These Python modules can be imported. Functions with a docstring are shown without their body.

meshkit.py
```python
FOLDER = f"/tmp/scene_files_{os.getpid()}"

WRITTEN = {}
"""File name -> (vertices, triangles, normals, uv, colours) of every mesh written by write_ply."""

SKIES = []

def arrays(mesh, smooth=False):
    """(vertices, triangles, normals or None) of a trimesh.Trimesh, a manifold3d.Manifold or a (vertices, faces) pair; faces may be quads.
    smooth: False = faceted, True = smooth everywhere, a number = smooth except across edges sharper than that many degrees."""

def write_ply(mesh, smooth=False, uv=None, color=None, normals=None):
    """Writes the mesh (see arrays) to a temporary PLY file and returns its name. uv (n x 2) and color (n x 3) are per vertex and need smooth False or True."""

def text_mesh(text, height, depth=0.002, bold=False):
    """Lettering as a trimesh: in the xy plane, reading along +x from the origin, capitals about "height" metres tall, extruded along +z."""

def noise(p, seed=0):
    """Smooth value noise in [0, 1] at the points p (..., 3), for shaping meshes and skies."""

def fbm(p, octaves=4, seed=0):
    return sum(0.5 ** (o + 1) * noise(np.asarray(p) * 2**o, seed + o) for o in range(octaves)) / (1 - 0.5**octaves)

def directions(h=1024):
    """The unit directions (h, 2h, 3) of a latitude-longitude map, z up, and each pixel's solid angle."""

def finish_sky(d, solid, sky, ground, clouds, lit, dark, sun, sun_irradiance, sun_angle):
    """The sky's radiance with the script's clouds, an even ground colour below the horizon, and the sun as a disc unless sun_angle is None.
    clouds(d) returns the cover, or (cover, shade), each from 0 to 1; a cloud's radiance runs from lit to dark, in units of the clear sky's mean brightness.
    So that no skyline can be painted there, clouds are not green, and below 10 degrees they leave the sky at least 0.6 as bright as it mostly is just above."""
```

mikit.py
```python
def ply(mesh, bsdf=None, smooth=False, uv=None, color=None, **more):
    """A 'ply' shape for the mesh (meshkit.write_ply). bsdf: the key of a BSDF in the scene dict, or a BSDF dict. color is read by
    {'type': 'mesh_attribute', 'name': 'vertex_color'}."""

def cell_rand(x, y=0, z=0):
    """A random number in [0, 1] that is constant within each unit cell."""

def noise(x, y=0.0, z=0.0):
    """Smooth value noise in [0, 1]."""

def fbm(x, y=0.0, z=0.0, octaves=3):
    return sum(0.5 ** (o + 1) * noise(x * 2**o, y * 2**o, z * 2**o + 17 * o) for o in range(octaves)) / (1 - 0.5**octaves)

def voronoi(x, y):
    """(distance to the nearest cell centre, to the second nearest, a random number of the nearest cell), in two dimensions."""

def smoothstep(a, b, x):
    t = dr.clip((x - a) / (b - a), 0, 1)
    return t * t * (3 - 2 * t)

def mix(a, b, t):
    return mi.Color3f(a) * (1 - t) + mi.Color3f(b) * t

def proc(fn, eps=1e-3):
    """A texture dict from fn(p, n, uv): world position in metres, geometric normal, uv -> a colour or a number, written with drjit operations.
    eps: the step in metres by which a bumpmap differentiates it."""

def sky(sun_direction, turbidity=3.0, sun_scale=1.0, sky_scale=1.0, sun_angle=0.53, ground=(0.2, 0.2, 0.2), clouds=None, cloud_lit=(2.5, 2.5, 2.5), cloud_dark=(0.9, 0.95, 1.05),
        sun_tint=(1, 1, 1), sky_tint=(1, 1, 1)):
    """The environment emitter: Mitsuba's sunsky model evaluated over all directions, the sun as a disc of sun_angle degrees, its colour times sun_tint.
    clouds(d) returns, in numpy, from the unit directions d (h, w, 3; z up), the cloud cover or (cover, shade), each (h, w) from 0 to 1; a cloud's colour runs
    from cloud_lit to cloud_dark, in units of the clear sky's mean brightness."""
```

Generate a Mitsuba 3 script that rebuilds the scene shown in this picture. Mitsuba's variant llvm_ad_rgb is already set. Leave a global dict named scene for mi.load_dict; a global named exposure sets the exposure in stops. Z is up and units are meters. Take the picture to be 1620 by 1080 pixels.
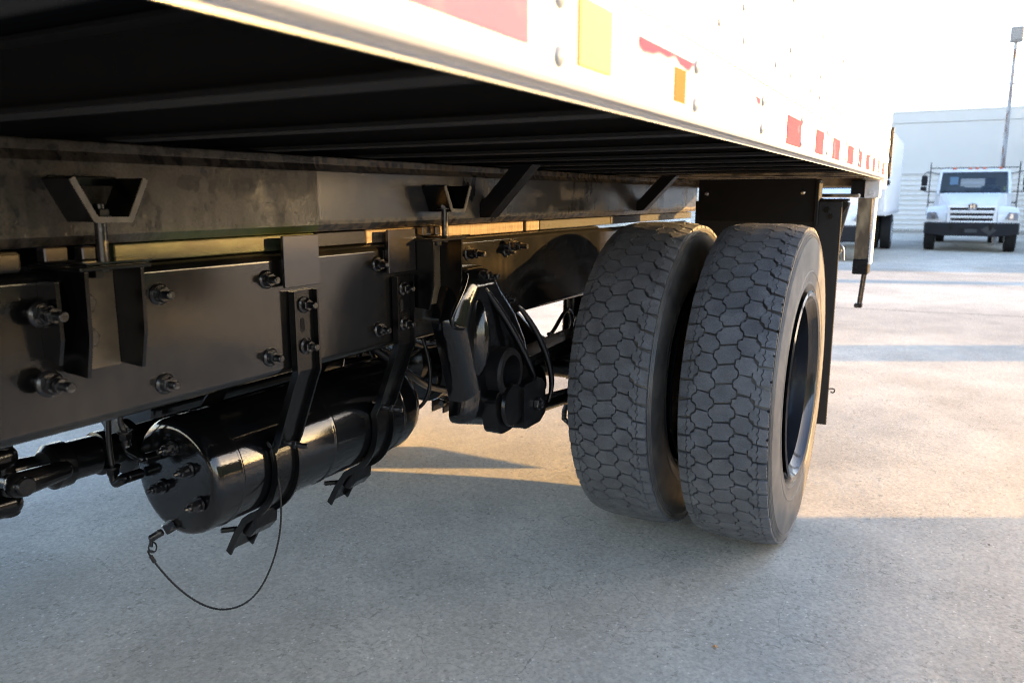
import math, random
import numpy as np, trimesh, mitsuba as mi, drjit as dr
import manifold3d as m3
import shapely.geometry as sg
from shapely import affinity
import mikit, meshkit
from mikit import noise, fbm, voronoi, smoothstep, mix, cell_rand

T = mi.ScalarTransform4f
scene, labels = {'type': 'scene'}, {}
random.seed(4); rng = np.random.default_rng(4)

# ------------------------------------------------------------------ camera, sky, exposure
YAW, PITCH, FPX = math.radians(28.94), math.radians(10.41), 1240.0
CAM = np.array([1.578, -2.590, 1.103])
FWD = np.array([-math.sin(YAW) * math.cos(PITCH), math.cos(YAW) * math.cos(PITCH), -math.sin(PITCH)])
scene['camera'] = {'type': 'thinlens', 'fov': math.degrees(2 * math.atan(810 / FPX)), 'fov_axis': 'x', 'aperture_radius': 0.0026,
                   'focus_distance': 1.95, 'near_clip': 0.05, 'far_clip': 900.0,
                   'to_world': T().look_at(origin=CAM.tolist(), target=(CAM + FWD).tolist(), up=[0, 0, 1])}
SUN_AZ, SUN_EL = math.radians(29.0), math.radians(9.0)
SUN = [math.cos(SUN_AZ) * math.cos(SUN_EL), math.sin(SUN_AZ) * math.cos(SUN_EL), math.sin(SUN_EL)]
scene['sky'] = mikit.sky(SUN, turbidity=3.5, ground=(0.25, 0.24, 0.22), sky_tint=(0.975, 0.955, 1.12), sun_scale=0.60)
exposure = 5.2

# ------------------------------------------------------------------ materials
def rgb(r, g=None, b=None):
    return {'type': 'rgb', 'value': [r, g, b] if g is not None else [r, r, r]}

def mat(name, base, rough=0.5, metal=0.0, spec=0.5, coat=0.0, coatg=0.95, bump=None, bscale=0.001, eps=1e-3):
    base = base if isinstance(base, dict) else rgb(*base)
    b = {'type': 'principled', 'base_color': base, 'roughness': rough, 'metallic': metal, 'specular': spec}
    if coat:
        b['clearcoat'] = coat; b['clearcoat_gloss'] = coatg
    if bump is not None:
        b = {'type': 'bumpmap', 'arbitrary': mikit.proc(bump, eps), 'scale': bscale, 'bsdf': b}
    scene[name] = {'type': 'twosided', 'bsdf': b}
    return name

def f_ground(p, n, uv):
    x, y = p.x, p.y
    big = fbm(x * 0.55 + 3, y * 0.55, 0, 4)
    mid = fbm(x * 5.0, y * 5.0, 4, 4)
    fine = noise(x * 130, y * 130, 1)
    fine2 = noise(x * 330, y * 330, 7)
    c = mix((0.305, 0.284, 0.246), (0.430, 0.401, 0.342), smoothstep(0.25, 0.75, big))
    c = c * (0.82 + 0.36 * mid) * (0.76 + 0.30 * fine + 0.20 * fine2)
    near = 1 - smoothstep(5, 12, y)
    # dark pits and pale grains of aggregate
    a, b, w = voronoi(x * 70, y * 70)
    pit = smoothstep(0.70, 0.80, noise(x * 95, y * 95, 17) * 0.7 + 0.3 * noise(x * 210, y * 210, 3)) * smoothstep(0.35, 0.6, noise(x * 14, y * 14, 41))
    grain = (1 - smoothstep(0.16, 0.26, a)) * dr.select(w < 0.05, 1.0, 0.0)
    c = c * (1 - 0.26 * pit * near) + mi.Color3f(0.16, 0.155, 0.15) * grain * near
    # wandering hairline cracks
    wx, wy = x + 0.22 * (fbm(x * 5, y * 5, 9, 5) - 0.5), y + 0.22 * (fbm(x * 5, y * 5, 21, 5) - 0.5)
    a2, b2, w2 = voronoi(wx * 2.3, wy * 2.3)
    on = smoothstep(0.62, 0.80, noise(x * 1.7, y * 1.7, 31))
    cr = (1 - smoothstep(0.002, 0.007, b2 - a2)) * on
    a3, b3, w3 = voronoi(wx * 7.5 + 5, wy * 7.5)
    on3 = smoothstep(0.50, 0.75, noise(x * 3.3, y * 3.3, 47))
    cr3 = (1 - smoothstep(0.004, 0.018, b3 - a3)) * on3
    c = c * (1 - 0.30 * cr) * (1 - 0.16 * cr3 * near)
    # slab joints far off, and one long crack
    jy = y - 5.9 - 0.16 * x - 0.12 * (fbm(x * 1.4, 3, 3, 4) - 0.5)
    j = (1 - smoothstep(0.012, 0.03, dr.abs(jy)))
    jy2 = y - 4.9 - 0.10 * x - 0.3 * (fbm(x * 1.1, 8, 3, 4) - 0.5)
    j2 = (1 - smoothstep(0.008, 0.02, dr.abs(jy2))) * smoothstep(0.35, 0.5, noise(x * 1.3, 5, 5))
    c = c * (1 - 0.55 * j) * (1 - 0.5 * j2)
    # oil and rust stains
    st = smoothstep(0.62, 0.80, fbm(x * 0.9 + 11, y * 0.45 + 4, 2, 4))
    return mi.Color3f(c) * (1 - st * mi.Color3f(0.12, 0.15, 0.18))

def f_ground_bump(p, n, uv):
    x, y = p.x, p.y
    return 0.45 * noise(x * 160, y * 160, 3) + 0.35 * noise(x * 70, y * 70, 5) + 0.8 * noise(x * 9, y * 9, 6) + 0.5 * noise(x * 28, y * 28, 8)

mat('mat_ground', mikit.proc(f_ground), 0.82, spec=0.35, bump=f_ground_bump, bscale=0.0011, eps=0.0015)

def f_peel(p, n, uv):
    return noise(p.x * 420, p.y * 420, p.z * 420)
def f_rail(p, n, uv):
    d = fbm(p.y * 9, p.z * 9, p.x * 9, 4)
    streak = noise(p.y * 60, p.z * 3, 2)
    return mix((0.0035, 0.0035, 0.0036), (0.020, 0.017, 0.013), smoothstep(0.45, 0.9, d) * (0.5 + 0.7 * streak))
def r_rail(p, n, uv):
    d = fbm(p.y * 6 + 4, p.z * 6, p.x * 6, 4)
    return 0.085 + 0.09 * smoothstep(0.35, 0.75, d) + 0.03 * noise(p.y * 140, p.z * 12, 0)
mat('mat_rail', mikit.proc(f_rail), mikit.proc(r_rail), spec=0.7, coat=0.2, coatg=0.9, bump=f_peel, bscale=0.00005)
def f_black(p, n, uv):
    return mix((0.0028, 0.0029, 0.0033), (0.011, 0.0105, 0.010), smoothstep(0.5, 0.85, fbm(p.x * 14, p.y * 14, p.z * 14, 3)))
mat('mat_rail_golden', mikit.proc(lambda p, n, uv: mix((0.050, 0.038, 0.024), (0.15, 0.115, 0.072), fbm(p.y * 45, p.z * 45, p.x * 45, 4))), 0.30, spec=0.7)  # golden brown mottling for the bracket webs
mat('mat_dusty_bolt', mikit.proc(lambda p, n, uv: mix((0.008, 0.007, 0.006), (0.060, 0.050, 0.038), noise(p.x * 150, p.y * 150, p.z * 150))), 0.35, spec=0.6)
mat('mat_black', mikit.proc(f_black), 0.19, spec=0.42, bump=f_peel, bscale=0.00012)
mat('mat_tank', (0.0026, 0.0028, 0.0034), 0.09, spec=0.75, bump=f_peel, bscale=0.00005)
mat('mat_matte_black', (0.006, 0.006, 0.007), 0.5, spec=0.25)
mat('mat_plate', (0.010, 0.009, 0.009), 0.10, spec=0.9, coat=0.4, coatg=0.95, bump=f_peel, bscale=0.00003)

def f_sill(p, n, uv):
    a = fbm(p.y * 13, p.z * 15, 3, 5)
    b = fbm(p.y * 62 + 7, p.z * 48, 9, 4)
    spots = smoothstep(0.49, 0.58, a * 0.5 + b * 0.5) * (0.55 + 0.45 * noise(p.y * 240, p.z * 240, 3))
    dust = smoothstep(0.3, 0.7, fbm(p.y * 5, p.z * 5, 17, 4))
    drip = smoothstep(0.45, 0.8, noise(p.y * 75, p.z * 4, 11))
    c = mix((0.052, 0.043, 0.033), (0.115, 0.100, 0.080), dust) * (0.75 + 0.45 * noise(p.y * 300, p.z * 300, 5)) * (1 - 0.35 * drip)
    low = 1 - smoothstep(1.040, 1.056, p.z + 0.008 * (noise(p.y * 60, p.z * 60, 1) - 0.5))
    c = mix(c, (0.008, 0.008, 0.009), spots * 0.96)
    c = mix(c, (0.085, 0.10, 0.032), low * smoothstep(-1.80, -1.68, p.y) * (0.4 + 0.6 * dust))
    return c
def r_sill(p, n, uv):
    a = fbm(p.y * 10, p.z * 14, 3, 5)
    return 0.30 + 0.14 * noise(p.y * 40, p.z * 40, 2) - 0.10 * smoothstep(0.53, 0.6, a)
def b_sill(p, n, uv):
    return noise(p.y * 420, p.z * 420, 2) + 0.5 * noise(p.y * 160, p.z * 160, 5)
mat('mat_sill_worn', mikit.proc(f_sill), mikit.proc(r_sill), spec=0.5, coat=0.25, coatg=0.8, bump=b_sill, bscale=0.0003)
def f_sill2(p, n, uv):
    a = fbm(p.y * 8, p.z * 18, 5, 5)
    chips = smoothstep(0.60, 0.66, fbm(p.y * 30, p.z * 16, 12, 4)) * smoothstep(0.5, 0.7, noise(p.y * 5, 2, 2))
    edge = smoothstep(1.155, 1.165, p.z) + (1 - smoothstep(1.048, 1.06, p.z))
    c = mix((0.035, 0.036, 0.040), (0.075, 0.066, 0.055), smoothstep(0.45, 0.7, a))
    c = mix(c, (0.010, 0.010, 0.011), chips)
    return mix(c, (0.11, 0.085, 0.06), edge * smoothstep(0.3, 0.7, noise(p.y * 90, p.z * 90, 3)))
def r_sill2(p, n, uv):
    return 0.20 + 0.20 * smoothstep(0.45, 0.7, fbm(p.y * 8, p.z * 18, 5, 5)) + 0.25 * (1 - smoothstep(1.05, 1.06, p.z))
mat('mat_sill_new', mikit.proc(f_sill2), mikit.proc(r_sill2), spec=0.6, coat=0.4, coatg=0.88, bump=b_sill, bscale=0.00014)
def f_wood(p, n, uv):
    g = fbm(p.y * 4, p.z * 160, p.x * 160, 3)
    streak = noise(p.y * 260, p.z * 20, 4)
    return mix((0.075, 0.052, 0.034), (0.20, 0.155, 0.11), g) * (0.65 + 0.5 * streak)
mat('mat_wood', mikit.proc(f_wood), 0.7)
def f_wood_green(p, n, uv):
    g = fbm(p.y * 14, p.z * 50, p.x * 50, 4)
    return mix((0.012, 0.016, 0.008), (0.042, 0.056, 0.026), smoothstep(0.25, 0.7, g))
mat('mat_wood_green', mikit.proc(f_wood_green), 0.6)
mat('mat_crossmember', (0.018, 0.0175, 0.017), 0.6, spec=0.25)
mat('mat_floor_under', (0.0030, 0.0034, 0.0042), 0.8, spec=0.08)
def f_white(p, n, uv):
    return mix((0.74, 0.75, 0.76), (0.82, 0.82, 0.82), fbm(p.x * 2, p.y * 2, p.z * 2, 3))
mat('mat_white', mikit.proc(f_white), 0.30, spec=0.5, coat=0.3)
mat('mat_alu', (0.72, 0.73, 0.75), 0.34, metal=0.35)
def f_red(p, n, uv):
    hexes = voronoi(p.y * 220, p.z * 220)
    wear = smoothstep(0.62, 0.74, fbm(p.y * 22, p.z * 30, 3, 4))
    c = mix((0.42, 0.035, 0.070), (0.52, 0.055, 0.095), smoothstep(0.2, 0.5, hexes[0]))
    c = mix(c, (0.60, 0.115, 0.20), 0.85 * (1 - smoothstep(-2.1, -1.2, p.y)))  # pinker towards the camera: washed-out glare painted into the tape colour
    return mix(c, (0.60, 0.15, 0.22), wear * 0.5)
mat('mat_tape_red', mikit.proc(f_red), 0.7, spec=0.1)
def f_tape_white(p, n, uv):
    h = voronoi(p.y * 220, p.z * 220)
    return mix((0.68, 0.69, 0.72), (0.80, 0.80, 0.82), smoothstep(0.2, 0.5, h[0]))
mat('mat_tape_white', mikit.proc(f_tape_white), 0.3, coat=0.4)
def f_tape_glare(p, n, uv):  # red tape whitened by glare, put into its colour
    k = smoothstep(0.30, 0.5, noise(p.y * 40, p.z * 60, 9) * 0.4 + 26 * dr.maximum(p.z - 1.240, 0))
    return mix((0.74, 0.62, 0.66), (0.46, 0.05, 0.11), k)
mat('mat_tape_glare', mikit.proc(f_tape_glare), 0.7, spec=0.1)
mat('mat_tape_orange', (0.55, 0.10, 0.03), 0.7, spec=0.1)
mat('mat_amber', (0.78, 0.34, 0.13), 0.5, spec=0.2)
mat('mat_marker', (0.55, 0.10, 0.02), 0.25, coat=0.8)
mat('mat_rivet', (0.17, 0.21, 0.28), 0.4, metal=0.0)
mat('mat_steel', (0.32, 0.32, 0.33), 0.36, metal=0.9)
mat('mat_chrome', (0.75, 0.75, 0.77), 0.14, metal=1.0)
def f_bolt(p, n, uv):
    return mix((0.006, 0.006, 0.007), (0.07, 0.066, 0.062), smoothstep(0.6, 0.85, noise(p.x * 160, p.y * 160, p.z * 160)))
mat('mat_bolt', mikit.proc(f_bolt), 0.24, spec=0.6, coat=0.5, coatg=0.9)
def f_dirt_steel(p, n, uv):
    a = fbm(p.x * 18, p.y * 18, p.z * 7, 4)
    return mix((0.09, 0.065, 0.04), (0.34, 0.27, 0.17), smoothstep(0.35, 0.62, a))
mat('mat_dirty_leg', mikit.proc(f_dirt_steel), 0.6)

def f_tread(p, n, uv):
    a = fbm(p.x * 26, p.y * 26, p.z * 26, 4)
    f = noise(p.x * 420, p.y * 420, p.z * 420)
    s = noise(p.x * 55, p.y * 55, p.z * 55)
    c = mix((0.078, 0.081, 0.088), (0.150, 0.153, 0.161), a) * (0.75 + 0.5 * f)
    c = c * (0.82 + 0.36 * cell_rand(dr.floor(p.x * 19), dr.floor(p.y * 17), dr.floor(p.z * 19)) * 0.5 + 0.18 * noise(p.x * 20, p.y * 20, p.z * 20))
    dot = smoothstep(0.90, 0.94, s)
    return mix(c, (0.16, 0.16, 0.155), dot * 0.7)
mat('mat_tread', mikit.proc(f_tread), 0.58, spec=0.4, bump=lambda p, n, uv: noise(p.x * 380, p.y * 380, p.z * 380) + 0.8 * noise(p.x * 120, p.y * 120, p.z * 120), bscale=0.0006)
def f_side(p, n, uv):
    a = fbm(p.x * 14, p.y * 14, p.z * 14, 4)
    return mix((0.060, 0.059, 0.060), (0.115, 0.106, 0.094), smoothstep(0.2, 0.8, a) * smoothstep(0.25, 0.36, dr.sqrt(p.y * p.y + dr.square(p.z - 0.509))))
mat('mat_sidewall', mikit.proc(f_side), 0.38, spec=0.55, bump=lambda p, n, uv: noise(p.x * 300, p.y * 300, p.z * 300), bscale=0.00015)
mat('mat_groove', (0.012, 0.012, 0.013), 0.85, spec=0.2)
mat('mat_rim', (0.006, 0.007, 0.010), 0.10, spec=0.6, coat=1.0, coatg=0.97)
mat('mat_rubber', (0.016, 0.016, 0.017), 0.6, spec=0.35)
mat('mat_hose', (0.008, 0.008, 0.009), 0.35, spec=0.4)
mat('mat_stone', mikit.proc(lambda p, n, uv: mix((0.12, 0.11, 0.10), (0.50, 0.48, 0.44), cell_rand(dr.floor(p.x * 60), dr.floor(p.y * 60)))), 0.8)
mat('mat_leaf', (0.42, 0.22, 0.10), 0.7)
mat('mat_wallblue', mikit.proc(lambda p, n, uv: mix((0.62, 0.60, 0.56), (0.69, 0.67, 0.63), fbm(p.x * 0.5, p.z * 0.9, p.y * 0.5, 4))), 0.75)
mat('mat_siding', mikit.proc(lambda p, n, uv: mix((0.62, 0.60, 0.56), (0.74, 0.72, 0.69), fbm(p.x * 0.7, p.z * 3, 2, 4))), 0.55)
mat('mat_concrete', mikit.proc(lambda p, n, uv: mix((0.28, 0.26, 0.24), (0.38, 0.36, 0.33), fbm(p.x * 3, p.y * 3, p.z * 3, 4))), 0.85)
mat('mat_cab_white', mikit.proc(lambda p, n, uv: mix((0.70, 0.73, 0.75), (0.78, 0.80, 0.81), fbm(p.x * 3, p.y * 3, p.z * 3, 3))), 0.28, coat=0.5)
mat('mat_seat', (0.05, 0.055, 0.06), 0.8)
mat('mat_tan', (0.22, 0.21, 0.15), 0.8)
mat('mat_paper', (0.62, 0.80, 0.88), 0.7)
mat('mat_container', mikit.proc(lambda p, n, uv: mix((0.05, 0.10, 0.07), (0.16, 0.08, 0.05), smoothstep(0.55, 0.7, fbm(p.x * 3, p.y * 3, p.z * 3, 4)))), 0.6)
mat('mat_lip', mikit.proc(lambda p, n, uv: mix((0.14, 0.115, 0.085), (0.30, 0.26, 0.20), fbm(p.y * 60, p.z * 60, p.x * 60, 3))), 0.5)
mat('mat_yellow', (0.55, 0.62, 0.12), 0.6)
mat('mat_lens', (0.20, 0.21, 0.25), 0.12, spec=0.8, coat=1.0)
mat('mat_scrape', (0.035, 0.034, 0.036), 0.6)
mat('mat_badge', (0.012, 0.016, 0.035), 0.2)
mat('mat_bumper', (0.008, 0.010, 0.015), 0.45, spec=0.22)
mat('mat_rusty_pole', mikit.proc(lambda p, n, uv: mix((0.36, 0.37, 0.39), (0.20, 0.12, 0.085), smoothstep(0.48, 0.66, fbm(p.z * 4.1 + 2, p.x * 30, p.y * 30, 4)))), 0.6)
scene['mat_windshield'] = {'type': 'thindielectric', 'int_ior': 1.5, 'specular_transmittance': rgb(0.42, 0.46, 0.50)}
scene['mat_glass'] = {'type': 'thindielectric', 'int_ior': 1.5}

# ------------------------------------------------------------------ mesh helpers
def cat(*ms):
    return trimesh.util.concatenate([m for m in ms if m is not None])

def bx(x0, x1, y0, y1, z0, z1, ch=0.0):
    """a box with chamfered edges"""
    x0, x1 = min(x0, x1), max(x0, x1); y0, y1 = min(y0, y1), max(y0, y1); z0, z1 = min(z0, z1), max(z0, z1)
    c = np.array([(x0 + x1) / 2, (y0 + y1) / 2, (z0 + z1) / 2]); h = np.array([x1 - x0, y1 - y0, z1 - z0]) / 2
    ch = min(ch, 0.45 * h.min())
    if ch <= 0:
        return trimesh.creation.box(extents=2 * h, transform=trimesh.transformations.translation_matrix(c))
    pts = []
    for s in np.ndindex(2, 2, 2):
        sg_ = np.array(s) * 2 - 1
        for k in range(3):
            d = h.copy(); d[[j for j in range(3) if j != k]] -= ch
            pts.append(c + sg_ * d)
    return hull(pts)

def hull(pts):
    return trimesh.Trimesh(np.asarray(pts, float)).convex_hull if False else trimesh.convex.convex_hull(np.asarray(pts, float))

def frame_of(d):
    d = np.asarray(d, float); d = d / np.linalg.norm(d)
    a = np.cross(d, [0, 0, 1.0] if abs(d[2]) < 0.9 else [1.0, 0, 0]); a /= np.linalg.norm(a)
    return d, a, np.cross(d, a)

def lathe(profile, origin, axis, n=40, closed=False):
    """profile: list of (radius, distance along axis)"""
    d, a, b = frame_of(axis); o = np.asarray(origin, float)
    ang = np.arange(n) * 2 * np.pi / n
    ring = np.cos(ang)[:, None] * a + np.sin(ang)[:, None] * b
    v, f = [], []
    for r, t in profile:
        v.append(o + d * t + ring * max(r, 1e-5))
    k = len(profile)
    for i in range(k if closed else k - 1):
        for j in range(n):
            p, q = i * n + j, i * n + (j + 1) % n
            p2, q2 = ((i + 1) % k) * n + j, ((i + 1) % k) * n + (j + 1) % n
            f += [[p, p2, q2], [p, q2, q]]
    m = trimesh.Trimesh(np.vstack(v), f, process=False)
    m.merge_vertices(); m.update_faces(m.nondegenerate_faces()); m.fix_normals()
    return m

def cyl(p0, p1, r, n=16, ch=0.0, r1=None):
    p0, p1 = np.asarray(p0, float), np.asarray(p1, float); L = np.linalg.norm(p1 - p0); r1 = r if r1 is None else r1
    ch = min(ch, L * 0.4, r * 0.5)
    prof = [(0, 0), (r - ch, 0), (r, ch), (r1, L - ch), (r1 - ch, L), (0, L)] if ch else [(0, 0), (r, 0), (r1, L), (0, L)]
    return lathe(prof, p0, p1 - p0, n)

def hexnut(p, d, r, L, turn=0.0):
    p = np.asarray(p, float); d, a, b = frame_of(d)
    pts = []
    for k in range(6):
        w = turn + k * np.pi / 3
        for t, s in ((0, 0.94), (0.12 * L, 1.0), (0.86 * L, 1.0), (L, 0.90)):
            pts.append(p + d * t + (np.cos(w) * a + np.sin(w) * b) * r * s)
    return hull(pts)

def smooth_path(pts, n=8):
    from scipy.interpolate import CubicSpline
    pts = np.asarray(pts, float)
    t = np.r_[0, np.cumsum(np.linalg.norm(np.diff(pts, axis=0), axis=1))]
    return CubicSpline(t, pts)(np.linspace(0, t[-1], n * (len(pts) - 1) + 1))

def tube(pts, r, sides=10, caps=True):
    p = np.asarray(pts, float)
    t = np.gradient(p, axis=0); t /= np.linalg.norm(t, axis=1, keepdims=True)
    _, a, _b = frame_of(t[0]); A = []
    for k in range(len(p)):
        a = a - t[k] * np.dot(a, t[k]); a = a / np.linalg.norm(a); A.append(a)
    A = np.array(A); B = np.cross(t, A)
    ang = np.arange(sides) * 2 * np.pi / sides
    rr = np.broadcast_to(r, (len(p),))[:, None, None]
    v = (p[:, None] + rr * (np.cos(ang)[None, :, None] * A[:, None] + np.sin(ang)[None, :, None] * B[:, None])).reshape(-1, 3)
    f = []
    for i in range(len(p) - 1):
        for j in range(sides):
            q, w = i * sides + j, i * sides + (j + 1) % sides
            f += [[q, q + sides, w + sides], [q, w + sides, w]]
    if caps:
        v = np.vstack([v, p[:1], p[-1:]]); n0 = len(p) * sides
        for j in range(sides):
            f += [[n0, j, (j + 1) % sides], [n0 + 1, (len(p) - 1) * sides + (j + 1) % sides, (len(p) - 1) * sides + j]]
    m = trimesh.Trimesh(v, f, process=False); m.fix_normals()
    return m

def extr(poly, lo, hi, axis='x'):
    """extrude a polygon: axis x -> polygon in (y, z); y -> (x, z); z -> (x, y)"""
    if not isinstance(poly, sg.Polygon):
        poly = sg.Polygon(poly)
    m = trimesh.creation.extrude_polygon(poly, hi - lo, engine='earcut')
    v = np.array(m.vertices); v[:, 2] += lo
    if axis == 'x':
        v = v[:, [2, 0, 1]]
    elif axis == 'y':
        v = np.stack([v[:, 0], v[:, 2], v[:, 1]], 1)
    m = trimesh.Trimesh(v, m.faces, process=False); m.fix_normals()
    return m

def rnd(poly, r):
    return sg.Polygon(poly).buffer(-r).buffer(2 * r, quad_segs=4).buffer(-r, quad_segs=4)

def strip(path, width, thick, axis='y', at=0.0):
    """a bent plate: path in the plane across axis, offset by the thickness, extruded by the width (axis y: path of (x, z))"""
    line = sg.LineString(path).buffer(thick / 2, cap_style='flat', join_style='mitre')
    return extr(line, at - width / 2, at + width / 2, axis)

def obj(key, mesh, material, smooth=35, label=None, kind=None, **kw):
    k, i = key, 0
    while k in scene:
        i += 1; k = f'{key}_{i:03d}'
    scene[k] = mikit.ply(mesh, material, smooth=smooth, **kw)
    extra = {}
    if label: extra['label'] = label
    if kind: extra['kind'] = kind
    if extra: labels[k] = extra
    return k

def copy_at(key, src, M):
    k, i = key, 0
    while k in scene:
        i += 1; k = f'{key}_{i:03d}'
    scene[k] = {**src, 'to_world': M}
    return k

def holder(name):
    """the next free key for a thing or part that has only children"""
    k, i = name, 0
    while any(s == k or s.startswith(k + '__') for s in scene):
        i += 1; k = f'{name}_{i:03d}'
    return k

# ------------------------------------------------------------------ ground (falls gently towards the buildings)
def gz(y):
    t = np.clip((np.asarray(y, float) - 4.5) / 13.5, 0, 1)
    return -0.30 * t * t * (3 - 2 * t)
ys = np.r_[-160, -80, -40, -20, -10, np.linspace(-6, 22, 57), 30, 45, 80, 160, 320]
xs = np.r_[-240, -100, -40, -20, -10, -5, 0, 5, 10, 20, 40, 100, 240]
gx, gy = np.meshgrid(xs, ys, indexing='ij')
gv = np.stack([gx.ravel(), gy.ravel(), gz(gy).ravel()], 1)
ny = len(ys); gf = []
for i in range(len(xs) - 1):
    for j in range(ny - 1):
        a = i * ny + j; gf += [[a, a + ny, a + ny + 1], [a, a + ny + 1, a + 1]]
scene['concrete_ground'] = mikit.ply(trimesh.Trimesh(gv, gf, process=False), 'mat_ground', smooth=True)
labels['concrete_ground'] = {'label': 'worn concrete lot with hairline cracks, partly sunlit and partly shaded', 'kind': 'structure', 'category': 'ground'}

gm = []
for i in range(420):
    x, y = rng.uniform(-1.2, 2.6), rng.uniform(-2.1, 3.5)
    r_ = 0.0012 + 0.0042 * rng.random() ** 4
    q = trimesh.creation.icosphere(0, r_); q.vertices *= rng.uniform(0.6, 1.3, 3); q.vertices *= [1, 1, 0.7]
    q.apply_translation([x, y, float(gz(y)) + r_ * 0.3]); gm.append(q)
obj('grit', cat(*gm), 'mat_stone', smooth=False)
labels['grit'] = {'label': 'loose grit and tiny stones scattered over the concrete', 'category': 'grit', 'kind': 'stuff'}
lf = trimesh.Trimesh([(0, 0, 0), (0.012, 0.005, 0.003), (0.018, 0, 0.001), (0.011, -0.005, 0.004), (0.008, 0, 0.006)], [[0, 4, 1], [1, 4, 2], [2, 4, 3], [3, 4, 0], [0, 1, 2], [0, 2, 3]], process=False)
lf.apply_translation([1.148, -0.783, 0.001])
obj('dry_leaf', lf, 'mat_leaf', smooth=False)
labels['dry_leaf'] = {'label': 'tiny orange leaf scrap on the shaded concrete in front of the tyres', 'category': 'leaf'}

# ------------------------------------------------------------------ THE BOX TRUCK
BT = 'box_truck'
labels[BT] = {'label': 'white box truck in the foreground with glossy black painted chassis and dual rear tyres', 'category': 'truck'}
XS = 1.29                                      # outer side of the cargo body
YF, YR = -4.7, 1.52                            # its front and rear
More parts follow.
